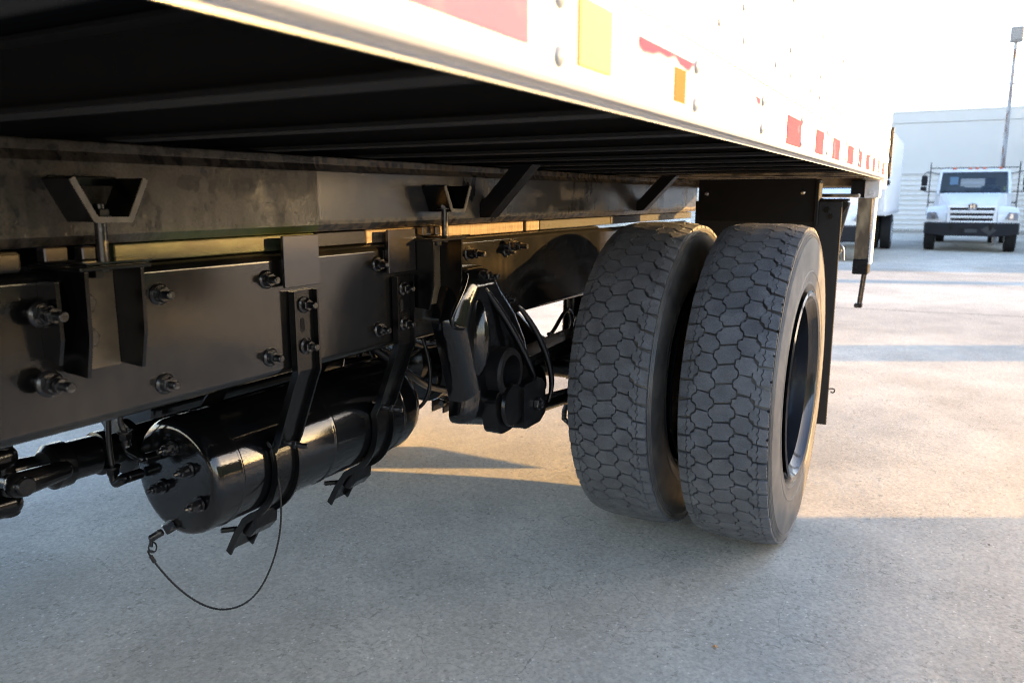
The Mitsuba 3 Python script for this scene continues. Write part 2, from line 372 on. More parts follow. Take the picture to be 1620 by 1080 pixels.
# --- cargo body
side = BT + '__cargo_side'
obj(side, bx(XS - 0.03, XS, YF, YR - 0.045, 1.2865, 3.95), 'mat_white', smooth=False)
obj(BT + '__bottom_rail', cat(extr(rnd([(XS - 0.012, 1.190), (XS + 0.006, 1.190), (XS + 0.010, 1.195), (XS + 0.010, 1.276), (XS + 0.004, 1.283), (XS - 0.012, 1.283)], 0.003), YF, YR - 0.03, 'y'),
                              extr([(XS - 0.014, 1.1855), (XS - 0.0125, 1.1855), (XS - 0.0125, 1.20), (XS - 0.014, 1.20)], YF, YR - 0.03, 'y')), 'mat_alu', smooth=40)
obj(BT + '__cargo_side', bx(-XS, -XS + 0.03, YF, YR - 0.045, 1.185, 3.95), 'mat_white', smooth=False)
obj(BT + '__cargo_roof', bx(-XS, XS, YF, YR, 3.953, 4.0, 0.01), 'mat_white', smooth=False)
obj(BT + '__cargo_front', bx(-XS, XS, YF - 0.04, YF - 0.002, 1.185, 4.0), 'mat_white', smooth=False)
obj(BT + '__rear_door', bx(-XS + 0.09, XS - 0.09, YR - 0.04, YR - 0.005, 1.30, 3.9), 'mat_white', smooth=False)
obj(BT + '__rear_post', bx(XS - 0.085, XS + 0.012, YR - 0.044, YR + 0.03, 1.14, 3.95, 0.006), 'mat_white', smooth=False)
obj(BT + '__rear_post', bx(-XS - 0.012, -XS + 0.085, YR - 0.044, YR + 0.03, 1.14, 3.95, 0.006), 'mat_white', smooth=False)
obj(BT + '__rear_sill', bx(-XS + 0.09, XS - 0.09, YR - 0.06, YR + 0.02, 1.15, 1.295, 0.006), 'mat_dirty_leg', smooth=False)
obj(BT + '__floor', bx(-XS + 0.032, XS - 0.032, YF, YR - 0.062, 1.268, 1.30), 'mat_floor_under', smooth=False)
# hinge marks on the rear post
for z in (1.21, 1.285, 1.36):
    obj(BT + '__door_hinge', cat(bx(XS + 0.0125, XS + 0.019, YR - 0.002, YR + 0.035, z, z + 0.05, 0.002), cyl((XS + 0.018, YR + 0.035, z - 0.012), (XS + 0.018, YR + 0.035, z + 0.062), 0.006, 8)), 'mat_matte_black')
# crossmembers under the floor: small I-beams, one every 30 cm
for k in range(21):
    y = 1.25 - 0.3025 * k
    i_sec = sg.Polygon([(y - 0.022, 1.189), (y + 0.022, 1.189), (y + 0.022, 1.195), (y + 0.003, 1.197), (y + 0.003, 1.258), (y + 0.022, 1.261), (y + 0.022, 1.266), (y - 0.022, 1.266), (y - 0.022, 1.261), (y - 0.003, 1.258), (y - 0.003, 1.197), (y - 0.022, 1.195)])
    obj(BT + '__floor_crossmember', extr(i_sec, -XS + 0.04, XS - 0.035, 'x'), 'mat_crossmember' if y < 0.4 else 'mat_dirty_leg', smooth=False)
obj(BT + '__seam_seal', bx(XS - 0.010, XS + 0.0015, YF, YR - 0.045, 1.2833, 1.2862), 'mat_rubber', smooth=False)
# rivets in rows
def rivet(y, z, r, x=XS):
    return lathe([(0, 0.55 * r), (0.5 * r, 0.48 * r), (0.85 * r, 0.28 * r), (r, 0)], (x, y, z), (1, 0, 0), 12)
rv = mikit.ply(rivet(0, 0, 0.0090, 0.0), 'mat_rivet', smooth=40)
for k in range(12):
    y = -2.015 + 0.375 * k if k else -2.013
    if y > YR - 0.1: break
    for z in (1.2105, 1.2535):
        copy_at(BT + '__bottom_rail__rivet', rv, T().translate([XS + 0.0101, y, z]))
rv2 = mikit.ply(rivet(0, 0, 0.0062, 0.0), 'mat_rivet', smooth=40)
for k in range(34):
    y = -2.27 + 0.19 * k - (0.05 if k % 2 else 0)
    if y > YR - 0.1: break
    copy_at(side + '__rivet', rv2, T().translate([XS + 0.0002, y, 1.328]))
    if k % 2 == 0:
        for z in (1.372, 1.46):
            copy_at(side + '__rivet', rv2, T().translate([XS + 0.0002, y + 0.13, z]))
# reflective tape along the rail
def tape(y0, y1, z0, z1, m, label=None):
    return obj(BT + '__reflective_tape', bx(XS + 0.0102, XS + 0.0112, y0, y1, z0, z1), m, smooth=False, label=label)
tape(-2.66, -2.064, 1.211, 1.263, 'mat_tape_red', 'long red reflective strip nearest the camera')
tape(-1.835, -1.652, 1.204, 1.256, 'mat_tape_glare', 'red reflective strip with white glare painted into its colour')
obj(BT + '__reflective_tape', bx(XS + 0.0115, XS + 0.0121, -1.725, -1.683, 1.207, 1.243), 'mat_tape_orange', smooth=False, label='torn orange scrap of tape')
tape(-1.47, -1.345, 1.203, 1.255, 'mat_tape_white')
tape(-1.342, -1.285, 1.203, 1.255, 'mat_tape_glare')
obj(BT + '__side_marker', bx(XS + 0.0103, XS + 0.0128, -1.978, -1.908, 1.209, 1.263, 0.0008), 'mat_amber', label='amber reflector on the white side rail')
for k, (y0, y1) in enumerate([(-1.042, -0.892), (-0.688, -0.575), (-0.40, -0.267), (-0.07, 0.07), (0.245, 0.33), (0.47, 0.60), (0.75, 0.85), (0.97, 1.06), (1.22, 1.32)]):
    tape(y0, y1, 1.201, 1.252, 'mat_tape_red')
    if k < 8:
        tape(y1 + 0.003, y1 + 0.14, 1.201, 1.252, 'mat_tape_white')

# --- chassis frame rails: C-sections, web outside
RX = 0.43
def c_rail(xo, y0, y1, z0, z1, depth, t, r=0.02, sgn=1):
    outer = rnd([(xo - depth, z0), (xo, z0), (xo, z1), (xo - depth, z1)], 0.001)
    outer = sg.box(xo - depth - 0.05, z0, xo, z1).buffer(-r).buffer(r, quad_segs=6)
    inner = sg.box(xo - depth - 0.1, z0 + t, xo - t, z1 - t).buffer(-r * 0.6).buffer(r * 0.6, quad_segs=5)
    sec = outer.difference(inner).intersection(sg.box(xo - depth, -9, xo + 9, 9))
    m = extr(sec, y0, y1, 'y')
    if sgn < 0:
        v = np.array(m.vertices); v[:, 0] *= -1; m = trimesh.Trimesh(v, m.faces[:, ::-1], process=False)
    return m
FR = BT + '__frame_rail'
obj(FR, cat(c_rail(RX, -5.6, 0.17, 0.748, 0.998, 0.09, 0.009), c_rail(RX - 0.0095, -5.6, 1.42, 0.7575, 0.988, 0.075, 0.008)), 'mat_rail', smooth=40)
obj(BT + '__frame_rail', c_rail(RX, -5.6, 1.42, 0.748, 0.998, 0.09, 0.009, sgn=-1), 'mat_rail', smooth=40)
for y in (-3.2, -1.95, -0.72, 0.75, 1.35):
    obj(BT + '__frame_crossmember', bx(-0.415, 0.415, y - 0.04, y + 0.04, 0.79, 0.95, 0.01), 'mat_black', smooth=False)
# --- body sill (longitudinal) on a wood spacer
def sill(y0, y1, x=RX, t=0.006, sgn=1):
    sec = rnd([(x - 0.06, 1.032), (x - 0.010, 1.032), (x, 1.046), (x, 1.156), (x - 0.007, 1.170), (x - 0.007, 1.187), (x - 0.06, 1.187)], 0.003)
    m = extr(sec, y0, y1, 'y')
    if sgn < 0:
        v = np.array(m.vertices); v[:, 0] *= -1; m = trimesh.Trimesh(v, m.faces[:, ::-1], process=False)
    return m
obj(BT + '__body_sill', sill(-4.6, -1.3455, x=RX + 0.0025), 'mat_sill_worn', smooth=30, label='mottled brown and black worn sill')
obj(BT + '__body_sill', sill(-1.343, 1.45), 'mat_sill_new', smooth=30, label='newer glossy sill section')
obj(BT + '__body_sill', sill(-4.6, 1.45, sgn=-1), 'mat_sill_new', smooth=30)
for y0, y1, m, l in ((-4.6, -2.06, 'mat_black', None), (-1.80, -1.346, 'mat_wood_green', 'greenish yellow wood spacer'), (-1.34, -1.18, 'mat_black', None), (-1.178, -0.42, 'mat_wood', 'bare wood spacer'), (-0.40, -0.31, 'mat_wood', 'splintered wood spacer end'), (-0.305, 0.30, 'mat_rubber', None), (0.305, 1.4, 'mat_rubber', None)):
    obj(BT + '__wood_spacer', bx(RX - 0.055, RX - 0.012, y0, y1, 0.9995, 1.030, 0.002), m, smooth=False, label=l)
obj(BT + '__wood_spacer', bx(-RX + 0.012, -RX + 0.055, -4.6, 1.4, 0.9995, 1.030, 0.002), 'mat_wood', smooth=False)
obj(BT + '__rubber_pad', bx(RX - 0.03, RX + 0.006, -2.6, -1.955, 0.999, 1.027, 0.004), 'mat_rubber', smooth=False)

# bolts: flange, hex nut and stud, along +x from the web
def bolt_mesh(y, z, x=RX, fl=0.0185, r=0.0135, L=0.012, stud=0.020, sr=0.0075, turn=0.3):
    return cat(lathe([(0, 0), (fl, 0), (fl, 0.0025), (fl * 0.82, 0.0055), (0, 0.0055)], (x, y, z), (1, 0, 0), 20),
               hexnut((x + 0.0045, y, z), (1, 0, 0), r, L, turn), cyl((x + L, y, z), (x + L + stud, y, z), sr, 12, 0.0015),
               lathe([(0, 0), (sr * 0.62, 0), (sr * 0.62, 0.001), (0, 0.001)], (x + L + stud, y, z), (1, 0, 0), 10))
for i, (y, z) in enumerate([(-1.735, 0.944), (-1.737, 0.791), (-1.497, 0.947), (-1.497, 0.794), (-1.157, 0.952), (-1.157, 0.799), (-0.55, 0.945), (-0.55, 0.80), (-2.35, 0.94), (-2.35, 0.80)]):
    obj(FR + '__bolt', bolt_mesh(y, z, turn=0.3 + i), 'mat_bolt', smooth=30)
# long studs with spacer sleeves, left of the first hanger bracket
for y, z in ((-1.945, 0.939), (-1.945, 0.837), (-0.80, 0.955), (-0.56, 0.953 + 0.01)):
    x = RX
    m = cat(cyl((x, y, z), (x + 0.042, y, z), 0.010, 14, 0.001), lathe([(0, 0), (0.020, 0), (0.020, 0.004), (0.016, 0.007), (0, 0.007)], (x + 0.022, y, z), (1, 0, 0), 18),
            hexnut((x + 0.028, y, z), (1, 0, 0), 0.015, 0.016, 0.2), hexnut((x + 0.046, y, z), (1, 0, 0), 0.0125, 0.010, 0.7), cyl((x + 0.05, y, z), (x + 0.078, y, z), 0.0075, 12, 0.0015))
    obj(FR + '__stud', m, 'mat_bolt', smooth=30)

# --- frame hanger bracket: channel on the web, flanges outwards, tapered at the foot, with cap plate
def hanger(y0, y1, z0, z1, depth, bolts):
    k = holder(BT + '__hanger_bracket')
    t = 0.006
    fl = [(RX + 0.0005, z0 - 0.012), (RX + depth * 0.72, z0), (RX + depth * 0.95, z0 + 0.045), (RX + depth, z1), (RX + 0.0005, z1)]
    ms = [extr(rnd([(RX + 0.0005, z0), (RX + depth * 0.78, z0 - 0.004), (RX + depth * 0.96, z0 + 0.055), (RX + depth, z1), (RX + 0.0005, z1)], 0.002), y - t / 2, y + t / 2, 'y') for y in (y0, y1)]
    obj(k + '__flange', ms[0], 'mat_black', smooth=20); obj(k + '__flange', ms[1], 'mat_black', smooth=20)
    obj(k + '__web', bx(RX + 0.0008, RX + 0.0068, y0 + t / 2, y1 - t / 2, z0 - 0.004, z1, 0.001), 'mat_rail_golden', smooth=False)
    obj(k + '__cap_plate', cat(bx(RX - 0.05, RX + depth + 0.006, y0 - 0.012, y1 + 0.012, z1 + 0.0005, z1 + 0.0065, 0.0015),
                               hexnut((RX + depth * 0.66, (y0 + y1) / 2 - 0.015, z1 - 0.012), (0, 0, 1), 0.012, 0.012)), 'mat_black', smooth=30)
    for y, z in bolts:
        m = cat(hexnut((RX + 0.0069, y, z), (1, 0, 0), 0.0165, 0.012, 0.1), lathe([(0, 0), (0.012, 0), (0.012, 0.0015), (0, 0.0015)], (RX + 0.0188, y, z), (1, 0, 0), 14))
        obj(k + '__bolt', m, 'mat_dusty_bolt', smooth=30)
hanger(-1.905, -1.815, 0.845, 0.9985, 0.074, [(-1.872, 0.945), (-1.872, 0.892)])
hanger(-1.03, -0.905, 0.838, 0.9985, 0.072, [(-0.99, 0.925), (-0.99, 0.87)])
# extra outer flange plate seen left of the first bracket
obj(BT + '__stop_plate', extr(rnd([(RX + 0.0005, 0.87), (RX + 0.035, 0.862), (RX + 0.046, 0.90), (RX + 0.046, 0.985), (RX + 0.0005, 0.985)], 0.002), -1.935, -1.929, 'y'), 'mat_black', smooth=20)

# --- sill bracket: bent trough, open towards the side, with its hold-down rod
def sill_bracket(yc, rod_dy):
    k = holder(BT + '__hold_down')
    x0, x1 = RX + 0.003, RX + 0.068
    path = [(yc - 0.060, 1.130), (yc - 0.029, 1.071), (yc + 0.026, 1.070), (yc + 0.056, 1.130)]
    line = sg.LineString(path).buffer(0.0035, cap_style='flat', join_style='round', quad_segs=4)
    obj(k + '__bracket', cat(extr(line, x0, x1, 'x'), bx(x0, x0 + 0.006, yc - 0.055, yc + 0.05, 1.120, 1.134, 0.001)), 'mat_black', smooth=25)
    lip = sg.LineString(path).buffer(0.0042, cap_style='flat', join_style='round', quad_segs=4)
    obj(k + '__lip', extr(lip, x1 + 0.0002, x1 + 0.003, 'x'), 'mat_lip', smooth=25)
    yr, xr = yc + rod_dy, RX + 0.046
    obj(k + '__rod', cat(cyl((xr, yr, 0.994), (xr, yr, 1.094), 0.0085, 14, 0.001), hexnut((xr, yr, 1.0745), (0, 0, 1), 0.0145, 0.012), lathe([(0, 0), (0.019, 0), (0.019, 0.002), (0, 0.002)], (xr, yr, 1.0738), (0, 0, 1), 18)), 'mat_bolt', smooth=30)
    obj(k + '__foot', cat(bx(RX - 0.02, RX + 0.064, yc - 0.046, yc + 0.062, 1.0060, 1.0095, 0.001), bx(RX - 0.01, RX + 0.012, yc - 0.075, yc - 0.04, 1.0098, 1.032, 0.002), bx(RX - 0.01, RX + 0.012, yc - 0.018, yc + 0.004, 1.0098, 1.030, 0.002)), 'mat_plate', smooth=False)
sill_bracket(-1.850, -0.008)
sill_bracket(-0.915, -0.028)

# --- flat shear plates over rail and sill
for y0, y1, z0, z1 in ((-1.468, -1.370, 0.928, 1.029), (-1.140, -1.035, 0.929, 1.029)):
    obj(BT + '__shear_plate', cat(bx(RX + 0.0135, RX + 0.0215, y0, y1, z0, z1, 0.001), bx(RX + 0.0002, RX + 0.0132, y0 + 0.012, y1 - 0.012, z0 + 0.012, z1 - 0.004, 0.001)), 'mat_plate', smooth=False)

# --- diagonal braces from the sill out to the crossmembers
for y in (-0.675, 0.58):
    a, b = np.array([RX + 0.002, y, 1.060]), np.array([RX + 0.155, y, 1.187])
    obj(BT + '__diagonal_brace', extr([(RX + 0.002, 1.048), (RX + 0.030, 1.048), (RX + 0.165, 1.1885), (RX + 0.105, 1.1885), (RX + 0.002, 1.085)], y - 0.026, y + 0.026, 'y'), 'mat_matte_black', smooth=False)

# --- air tank with its straps
AT = BT + '__air_tank'
TX, TZ, TR = 0.232, 0.537, 0.126
F0, F1 = -1.585, -0.90
prof = [(0, F0 - 0.004), (TR * 0.55, F0 - 0.004), (TR - 0.022, F0 - 0.001), (TR - 0.010, F0 + 0.003), (TR - 0.003, F0 + 0.010), (TR, F0 + 0.022), (TR, F0 + 0.060), (TR + 0.0022, F0 + 0.063), (TR + 0.0022, F0 + 0.069), (TR, F0 + 0.072),
        (TR, -1.245), (TR + 0.0022, -1.242), (TR + 0.0022, -1.234), (TR, -1.231), (TR, F1 - 0.075), (TR + 0.002, F1 - 0.072), (TR + 0.002, F1 - 0.066), (TR, F1 - 0.063), (TR, F1 - 0.02), (TR - 0.012, F1 + 0.012), (TR * 0.7, F1 + 0.040), (TR * 0.3, F1 + 0.054), (0, F1 + 0.056)]
obj(AT + '__shell', lathe([(r, t - F0) for r, t in prof], (TX, F0, TZ), (0, 1, 0), 96), 'mat_tank', smooth=40)
def strap(yc, w=0.070):
    k = holder(AT + '__strap')
    R = TR + 0.0055
    ang = np.radians(np.linspace(16, -68, 22))
    arc = [(TX + R * math.cos(a), TZ + R * math.sin(a)) for a in ang]
    path = [(RX + 0.006, 0.918), (RX + 0.006, 0.752), (RX - 0.005, 0.728), (TX + R + 0.010, 0.600)] + arc + [(0.262, 0.402), (0.232, 0.362), (0.202, 0.312)]
    path = np.array(path)
    def band(y0, y1, off, t):
        L = sg.LineString(path)
        c = L.buffer(t / 2 + abs(off), cap_style='flat', join_style='round', quad_segs=3)
        # move outwards by off: build from the offset curve
        o = np.array(L.offset_curve(off, quad_segs=4).coords) if off else path
        return extr(sg.LineString(o).buffer(t / 2, cap_style='flat', join_style='round', quad_segs=3), y0, y1, 'y')
    test = np.array(sg.LineString(path).offset_curve(0.008).coords)
    s = 1 if test[:, 0].max() > path[:, 0].max() + 0.004 else -1
    n = len(path)
    up = path[:5]
    ms = [band(yc - w / 2 + 0.006, yc + w / 2 - 0.006, 0.0, 0.005)]
    for e in (-1, 1):
        y = yc + e * (w / 2 - 0.003)
        ms.append(band(y - 0.0025, y + 0.0025, s * 0.006, 0.016))
    obj(k + '_band' if False else k, cat(*ms), 'mat_black', smooth=30)
    return k
strap_keys = []
for yc in (-1.410, -1.075):
    k = strap(yc); strap_keys.append(k)
    for z in (0.888, 0.802):
        y = yc + 0.003
        m = cat(lathe([(0, 0), (0.017, 0), (0.017, 0.0025), (0.013, 0.005), (0, 0.005)], (RX + 0.0087, y, z), (1, 0, 0), 18), hexnut((RX + 0.013, y, z), (1, 0, 0), 0.0125, 0.011, 0.5), cyl((RX + 0.02, y, z), (RX + 0.041, y, z), 0.007, 12, 0.0015))
        obj(AT + '__strap_bolt', m, 'mat_bolt', smooth=30)
    obj(AT + '__strap_slot', extr(sg.LineString([(yc - 0.004, 0.838), (yc - 0.004, 0.856)]).buffer(0.006), RX + 0.0086, RX + 0.0092, 'x'), 'mat_groove', smooth=False)
    # tension bolt across the kink, buckle under the tank and J-bolt
    obj(AT + '__tension_bolt', cat(cyl((TX + TR + 0.008, yc - 0.008, 0.588), (TX + TR + 0.060, yc + 0.016, 0.579), 0.006, 10, 0.001), hexnut((TX + TR + 0.03, yc + 0.002, 0.584), (0.9, 0.4, -0.15), 0.009, 0.008)), 'mat_bolt')
    obj(AT + '__buckle', cat(cyl((0.213, yc - 0.055, 0.372), (0.252, yc + 0.02, 0.362), 0.006, 10, 0.001), extr(rnd([(0.262, 0.398), (0.298, 0.425), (0.292, 0.380), (0.268, 0.356), (0.244, 0.362)], 0.005), yc - 0.024, yc + 0.036, 'y')), 'mat_black')
    inner = [(TX - 0.03, 0.412), (TX - 0.09, 0.440), (TX - 0.125, 0.49), (TX - 0.132, 0.55), (TX - 0.11, 0.61), (TX - 0.03, 0.70), (TX + 0.12, 0.745)]
    obj(AT + '__inner_strap', strip(smooth_path([(a, 0, b) for a, b in inner], 5)[:, [0, 2]], 0.06, 0.004, 'y', yc), 'mat_black', smooth=30)
A2 = holder(BT + '__air_tank')
obj(A2 + '__shell', lathe([(0, 0), (0.07, 0), (0.115, 0.006), (0.13, 0.03), (0.13, 0.70), (0.11, 0.74), (0, 0.76)], (-0.25, -1.37, 0.585), (0, 1, 0), 48), 'mat_tank', smooth=40)
for yc in (-1.2, -0.8):
    obj(A2 + '__strap', cat(lathe([(0.1305, 0), (0.136, 0), (0.136, 0.05), (0.1305, 0.05)], (-0.25, yc, 0.585), (0, 1, 0), 48, closed=True), bx(-0.40, -0.36, yc, yc + 0.05, 0.59, 0.76)), 'mat_black', smooth=30)
# fittings on the front face
FY = F0 - 0.005
def port(x, z, L=0.019, r=0.0115):
    return cat(lathe([(0, 0), (r * 1.35, 0), (r * 1.35, -0.005), (0, -0.005)], (TX + x, FY, TZ + z), (0, 1, 0), 18), hexnut((TX + x, FY - 0.004, TZ + z), (0, -1, 0), r, L, 0.3), cyl((TX + x, FY - L, TZ + z), (TX + x, FY - L - 0.010, TZ + z), r * 0.62, 12, 0.002), cyl((TX + x, FY - L - 0.01, TZ + z), (TX + x, FY - L - 0.018, TZ + z), r * 0.38, 10, 0.001))
for x, z in ((0.052, 0.028), (0.076, -0.040), (-0.035, -0.022), (0.010, 0.068)):
    obj(AT + '__port_fitting', port(x, z), 'mat_bolt', smooth=30)
def air_line(px, pz, ex, ez, top, name):
    y = FY - 0.034
    a = np.array([TX + px, y, TZ + pz]); e = np.array([ex, y - 0.006, ez])
    obj(AT + '__elbow', cat(cyl(a + [0, 0.034, 0], a, 0.011, 14, 0.002), hexnut(a + (e - a) * 0.1, e - a, 0.012, 0.016), tube(smooth_path([a, (a + e) / 2 + [0, -0.002, 0], e + (a - e) * 0.12, e + [0, 0, 0.012], e + [0, 0, 0.03]], 6), 0.0092, 12), hexnut(e + [0, 0, 0.020], (0, 0, 1), 0.0135, 0.016), lathe([(0, 0), (0.0155, 0), (0.0155, 0.004), (0, 0.004)], e + [0, 0, 0.034], (0, 0, 1), 16)), 'mat_black', smooth=35)
    obj(AT + '__air_line', tube(smooth_path([e + [0, 0, 0.034], e + [-0.004, 0.0, 0.08], np.array(top) + [0.002, 0, -0.03], top], 8), 0.0058, 10), 'mat_hose', smooth=True)
air_line(-0.098, -0.004, 0.098, 0.516, (0.095, -1.625, 0.76), 'a')
air_line(-0.040, 0.045, 0.150, 0.600, (0.175, -1.60, 0.78), 'b')
# drain valve, ring clip and pull cable
D = np.array([TX - 0.030, FY - 0.012, TZ - TR + 0.010])
obj(AT + '__drain_valve', cat(hexnut(D + [0.012, 0.02, 0.012], (-0.4, -0.7, -0.35), 0.013, 0.022), cyl(D, D + np.array([-0.018, -0.018, -0.014]), 0.008, 12, 0.002), cyl(D + [-0.016, -0.016, -0.012], D + [-0.016, -0.018, -0.030], 0.004, 8)), 'mat_bolt', smooth=30)
c0 = D + np.array([-0.014, -0.016, -0.032])
ring = [c0 + 0.012 * np.array([math.cos(t), 0.3 * math.sin(t), math.sin(t) * 0.8]) for t in np.linspace(0, 2 * np.pi, 25)]
S = np.array([0.362, -1.445, 0.583])
cab = smooth_path([c0 + [0, 0, -0.009], (0.150, -1.598, 0.352), (0.170, -1.588, 0.318), (0.205, -1.566, 0.268), (0.270, -1.530, 0.229), (0.325, -1.500, 0.248), (0.362, -1.468, 0.316), (0.379, -1.447, 0.41), (0.376, -1.441, 0.50), S], 10)
obj(AT + '__drain_cable', cat(tube(ring, 0.0016, 6), tube(cab, 0.0021, 8), cyl((0.150, -1.598, 0.353), (0.157, -1.594, 0.338), 0.0042, 10), tube(smooth_path([S, S + [0.006, -0.006, 0.006], S + [0.0, -0.008, 0.014], S + [-0.004, -0.004, 0.006], S], 5), 0.0018, 6)), 'mat_rubber', smooth=True, label='thin black pull cable hanging in a loop')

# --- drive shaft, axle with differential
DS = BT + '__drive_shaft'
obj(DS, cat(cyl((0, -5.2, 0.575), (0, -1.93, 0.562), 0.044, 28), cyl((0, -1.70, 0.558), (0, -1.605, 0.557), 0.042, 28, 0.004), lathe([(0.030, -1.605), (0.048, -1.6), (0.048, -1.58), (0.034, -1.57), (0.034, -1.55), (0.062, -1.545), (0.062, -1.525), (0.04, -1.52), (0.04, -0.55), (0.055, -0.52), (0.085, -0.50), (0.085, -0.47), (0, -0.47)], (0, 0, 0.556), (0, 1, 0), 32)), 'mat_black', smooth=35)
def ball_hull(*balls):
    pts = []
    for (x, y, z, r) in balls:
        pts.append(trimesh.creation.icosphere(2, r).vertices + [x, y, z])
    return hull(np.vstack(pts))
UZ = 0.557
obj(BT + '__universal_joint', cat(ball_hull((-0.040, -1.700, UZ, 0.020), (-0.046, -1.790, UZ, 0.026)), ball_hull((0.040, -1.700, UZ, 0.020), (0.046, -1.790, UZ, 0.026)),
    cyl((0, -1.715, UZ), (0, -1.66, UZ), 0.048, 28, 0.012), cyl((-0.074, -1.79, UZ), (0.074, -1.79, UZ), 0.019, 20, 0.003), cyl((0, -1.79, UZ - 0.072), (0, -1.79, UZ + 0.072), 0.019, 20, 0.003),
    ball_hull((0, -1.79, UZ - 0.048, 0.026), (0, -1.88, UZ - 0.044, 0.022)), ball_hull((0, -1.79, UZ + 0.048, 0.026), (0, -1.88, UZ + 0.044, 0.022)), cyl((0, -1.93, UZ), (0, -1.865, UZ), 0.056, 28, 0.014)), 'mat_black', smooth=40)
AX = holder(BT + '__rear_axle')
ball = lathe([(0.066, -0.62), (0.068, -0.30), (0.10, -0.22), (0.17, -0.13), (0.205, -0.05), (0.21, 0.0), (0.205, 0.05), (0.17, 0.13), (0.10, 0.22), (0.068, 0.30), (0.066, 0.62)], (0, 0, 0.512), (1, 0, 0), 40)
nose = lathe([(0.19, 0.0), (0.185, 0.10), (0.17, 0.18), (0.12, 0.24), (0.10, 0.33), (0.105, 0.345), (0.105, 0.385), (0.085, 0.39), (0.085, 0.42), (0, 0.42)], (0.0, 0, 0.50), (0, -1, 0), 36)
obj(AX + '__housing', cat(ball, nose), 'mat_black', smooth=40)
fins = [bx(-0.02 + 0.05 * i - 0.004, -0.02 + 0.05 * i + 0.004, -0.16, 0.12, 0.285, 0.33, 0.002) for i in range(-2, 4)]
obj(AX + '__drain_rib', cat(*fins), 'mat_black', smooth=False)
for k in range(10):
    t = 2 * np.pi * k / 10
    obj(AX + '__bolt', hexnut((0.175 * math.cos(t), -0.176, 0.50 + 0.175 * math.sin(t)), (0, -1, 0), 0.013, 0.020), 'mat_bolt', smooth=30)
for s in (1, -1):
    obj(BT + '__brake_drum', lathe([(0.07, 0.60), (0.205, 0.605), (0.21, 0.62), (0.21, 0.80), (0.0, 0.80)] if s > 0 else [(0.07, -0.60), (0.205, -0.605), (0.21, -0.62), (0.21, -0.80), (0, -0.80)], (0, 0, 0.512), (1, 0, 0), 40), 'mat_matte_black', smooth=35)

# --- leaf springs, U-bolts and the front spring hanger casting
for s in (1, -1):
    x = 0.50 * s
    def leaf(y0, y1, z, sag, t):
        yy = np.linspace(y0, y1, 17)
        zz = z + sag * ((yy) / 0.65) ** 2
        return extr(sg.LineString(np.stack([yy, zz], 1)).buffer(t / 2, cap_style='flat'), x - 0.04, x + 0.04, 'x')
    LS = holder(BT + '__leaf_spring')
    for y0, y1, z, t in ((-0.64, 0.66, 0.655, 0.016), (-0.57, 0.58, 0.637, 0.015), (-0.44, 0.46, 0.620, 0.015), (-0.31, 0.32, 0.603, 0.015)):
        obj(LS + '__leaf', leaf(y0, y1, z, -0.02, t), 'mat_black', smooth=30)
    for dy in (-0.085, 0.085):
        u = [(x - 0.05, dy, 0.34), (x - 0.05, dy, 0.665), (x - 0.04, dy, 0.690), (x + 0.04, dy, 0.690), (x + 0.05, dy, 0.665), (x + 0.05, dy, 0.34)]
        obj(LS + '__u_bolt', cat(tube(smooth_path(u, 5), 0.010, 10), hexnut((x - 0.05, dy, 0.385), (0, 0, 1), 0.017, 0.02), hexnut((x + 0.05, dy, 0.385), (0, 0, 1), 0.017, 0.02)), 'mat_bolt', smooth=35)
    obj(LS + '__bottom_plate', bx(x - 0.075, x + 0.075, -0.12, 0.12, 0.405, 0.43, 0.004), 'mat_black', smooth=False)
    obj(BT + '__radius_rod', cat(tube([(x, -0.60, 0.475), (x, -0.35, 0.455), (x, -0.05, 0.425)], 0.026, 14), lathe([(0, -0.04), (0.045, -0.04), (0.05, 0), (0.045, 0.04), (0, 0.04)], (x, -0.61, 0.478), (1, 0, 0), 20)), 'mat_black', smooth=35)
SH = holder(BT + '__spring_hanger')
poly = [(-0.872, 0.920), (-0.745, 0.922), (-0.705, 0.880), (-0.615, 0.800), (-0.535, 0.690), (-0.480, 0.570), (-0.484, 0.505), (-0.555, 0.468), (-0.735, 0.462), (-0.872, 0.50), (-0.866, 0.56), (-0.905, 0.68), (-0.945, 0.79), (-0.915, 0.87)]
def dome(poly, x0, x1, inset, steps=5):
    """a casting: the polygon extruded with its outer face rounded off"""
    P = sg.Polygon(poly).buffer(-0.03).buffer(0.03, quad_segs=6)
    ms = []
    pts = np.array(P.segmentize(0.02).exterior.coords)[:-1]
    v, f, n = [], [], len(pts)
    c = np.array(P.representative_point().coords[0])
    for i in range(steps + 1):
        a = i / steps * np.pi / 2
        sc = 1 - inset * (1 - math.cos(a))
        q = c + (pts - c) * sc
        v.append(np.stack([np.full(n, x0 + (x1 - x0) * math.sin(a)), q[:, 0], q[:, 1]], 1))
    v = np.vstack([np.stack([np.full(n, x0 - 0.02), pts[:, 0], pts[:, 1]], 1)] + v + [[[x1, c[0], c[1]]], [[x0 - 0.02, c[0], c[1]]]])
    L = steps + 2
    for i in range(L - 1):
        for j in range(n):
            a, b = i * n + j, i * n + (j + 1) % n
            f += [[a, a + n, b + n], [a, b + n, b]]
    for j in range(n):
        f += [[(L - 1) * n + j, L * n, (L - 1) * n + (j + 1) % n], [(j + 1) % n, L * n + 1, j]]
    m = trimesh.Trimesh(v, f, process=False); m.fix_normals(); return m
obj(SH + '__casting', dome(poly, RX + 0.020, RX + 0.078, 0.30, 8), 'mat_tank', smooth=60)
knob = lathe([(0.034, 0.0), (0.031, 0.02), (0.022, 0.036), (0.010, 0.045), (0, 0.047)], (0, 0, 0), (1, 0, 0), 24)
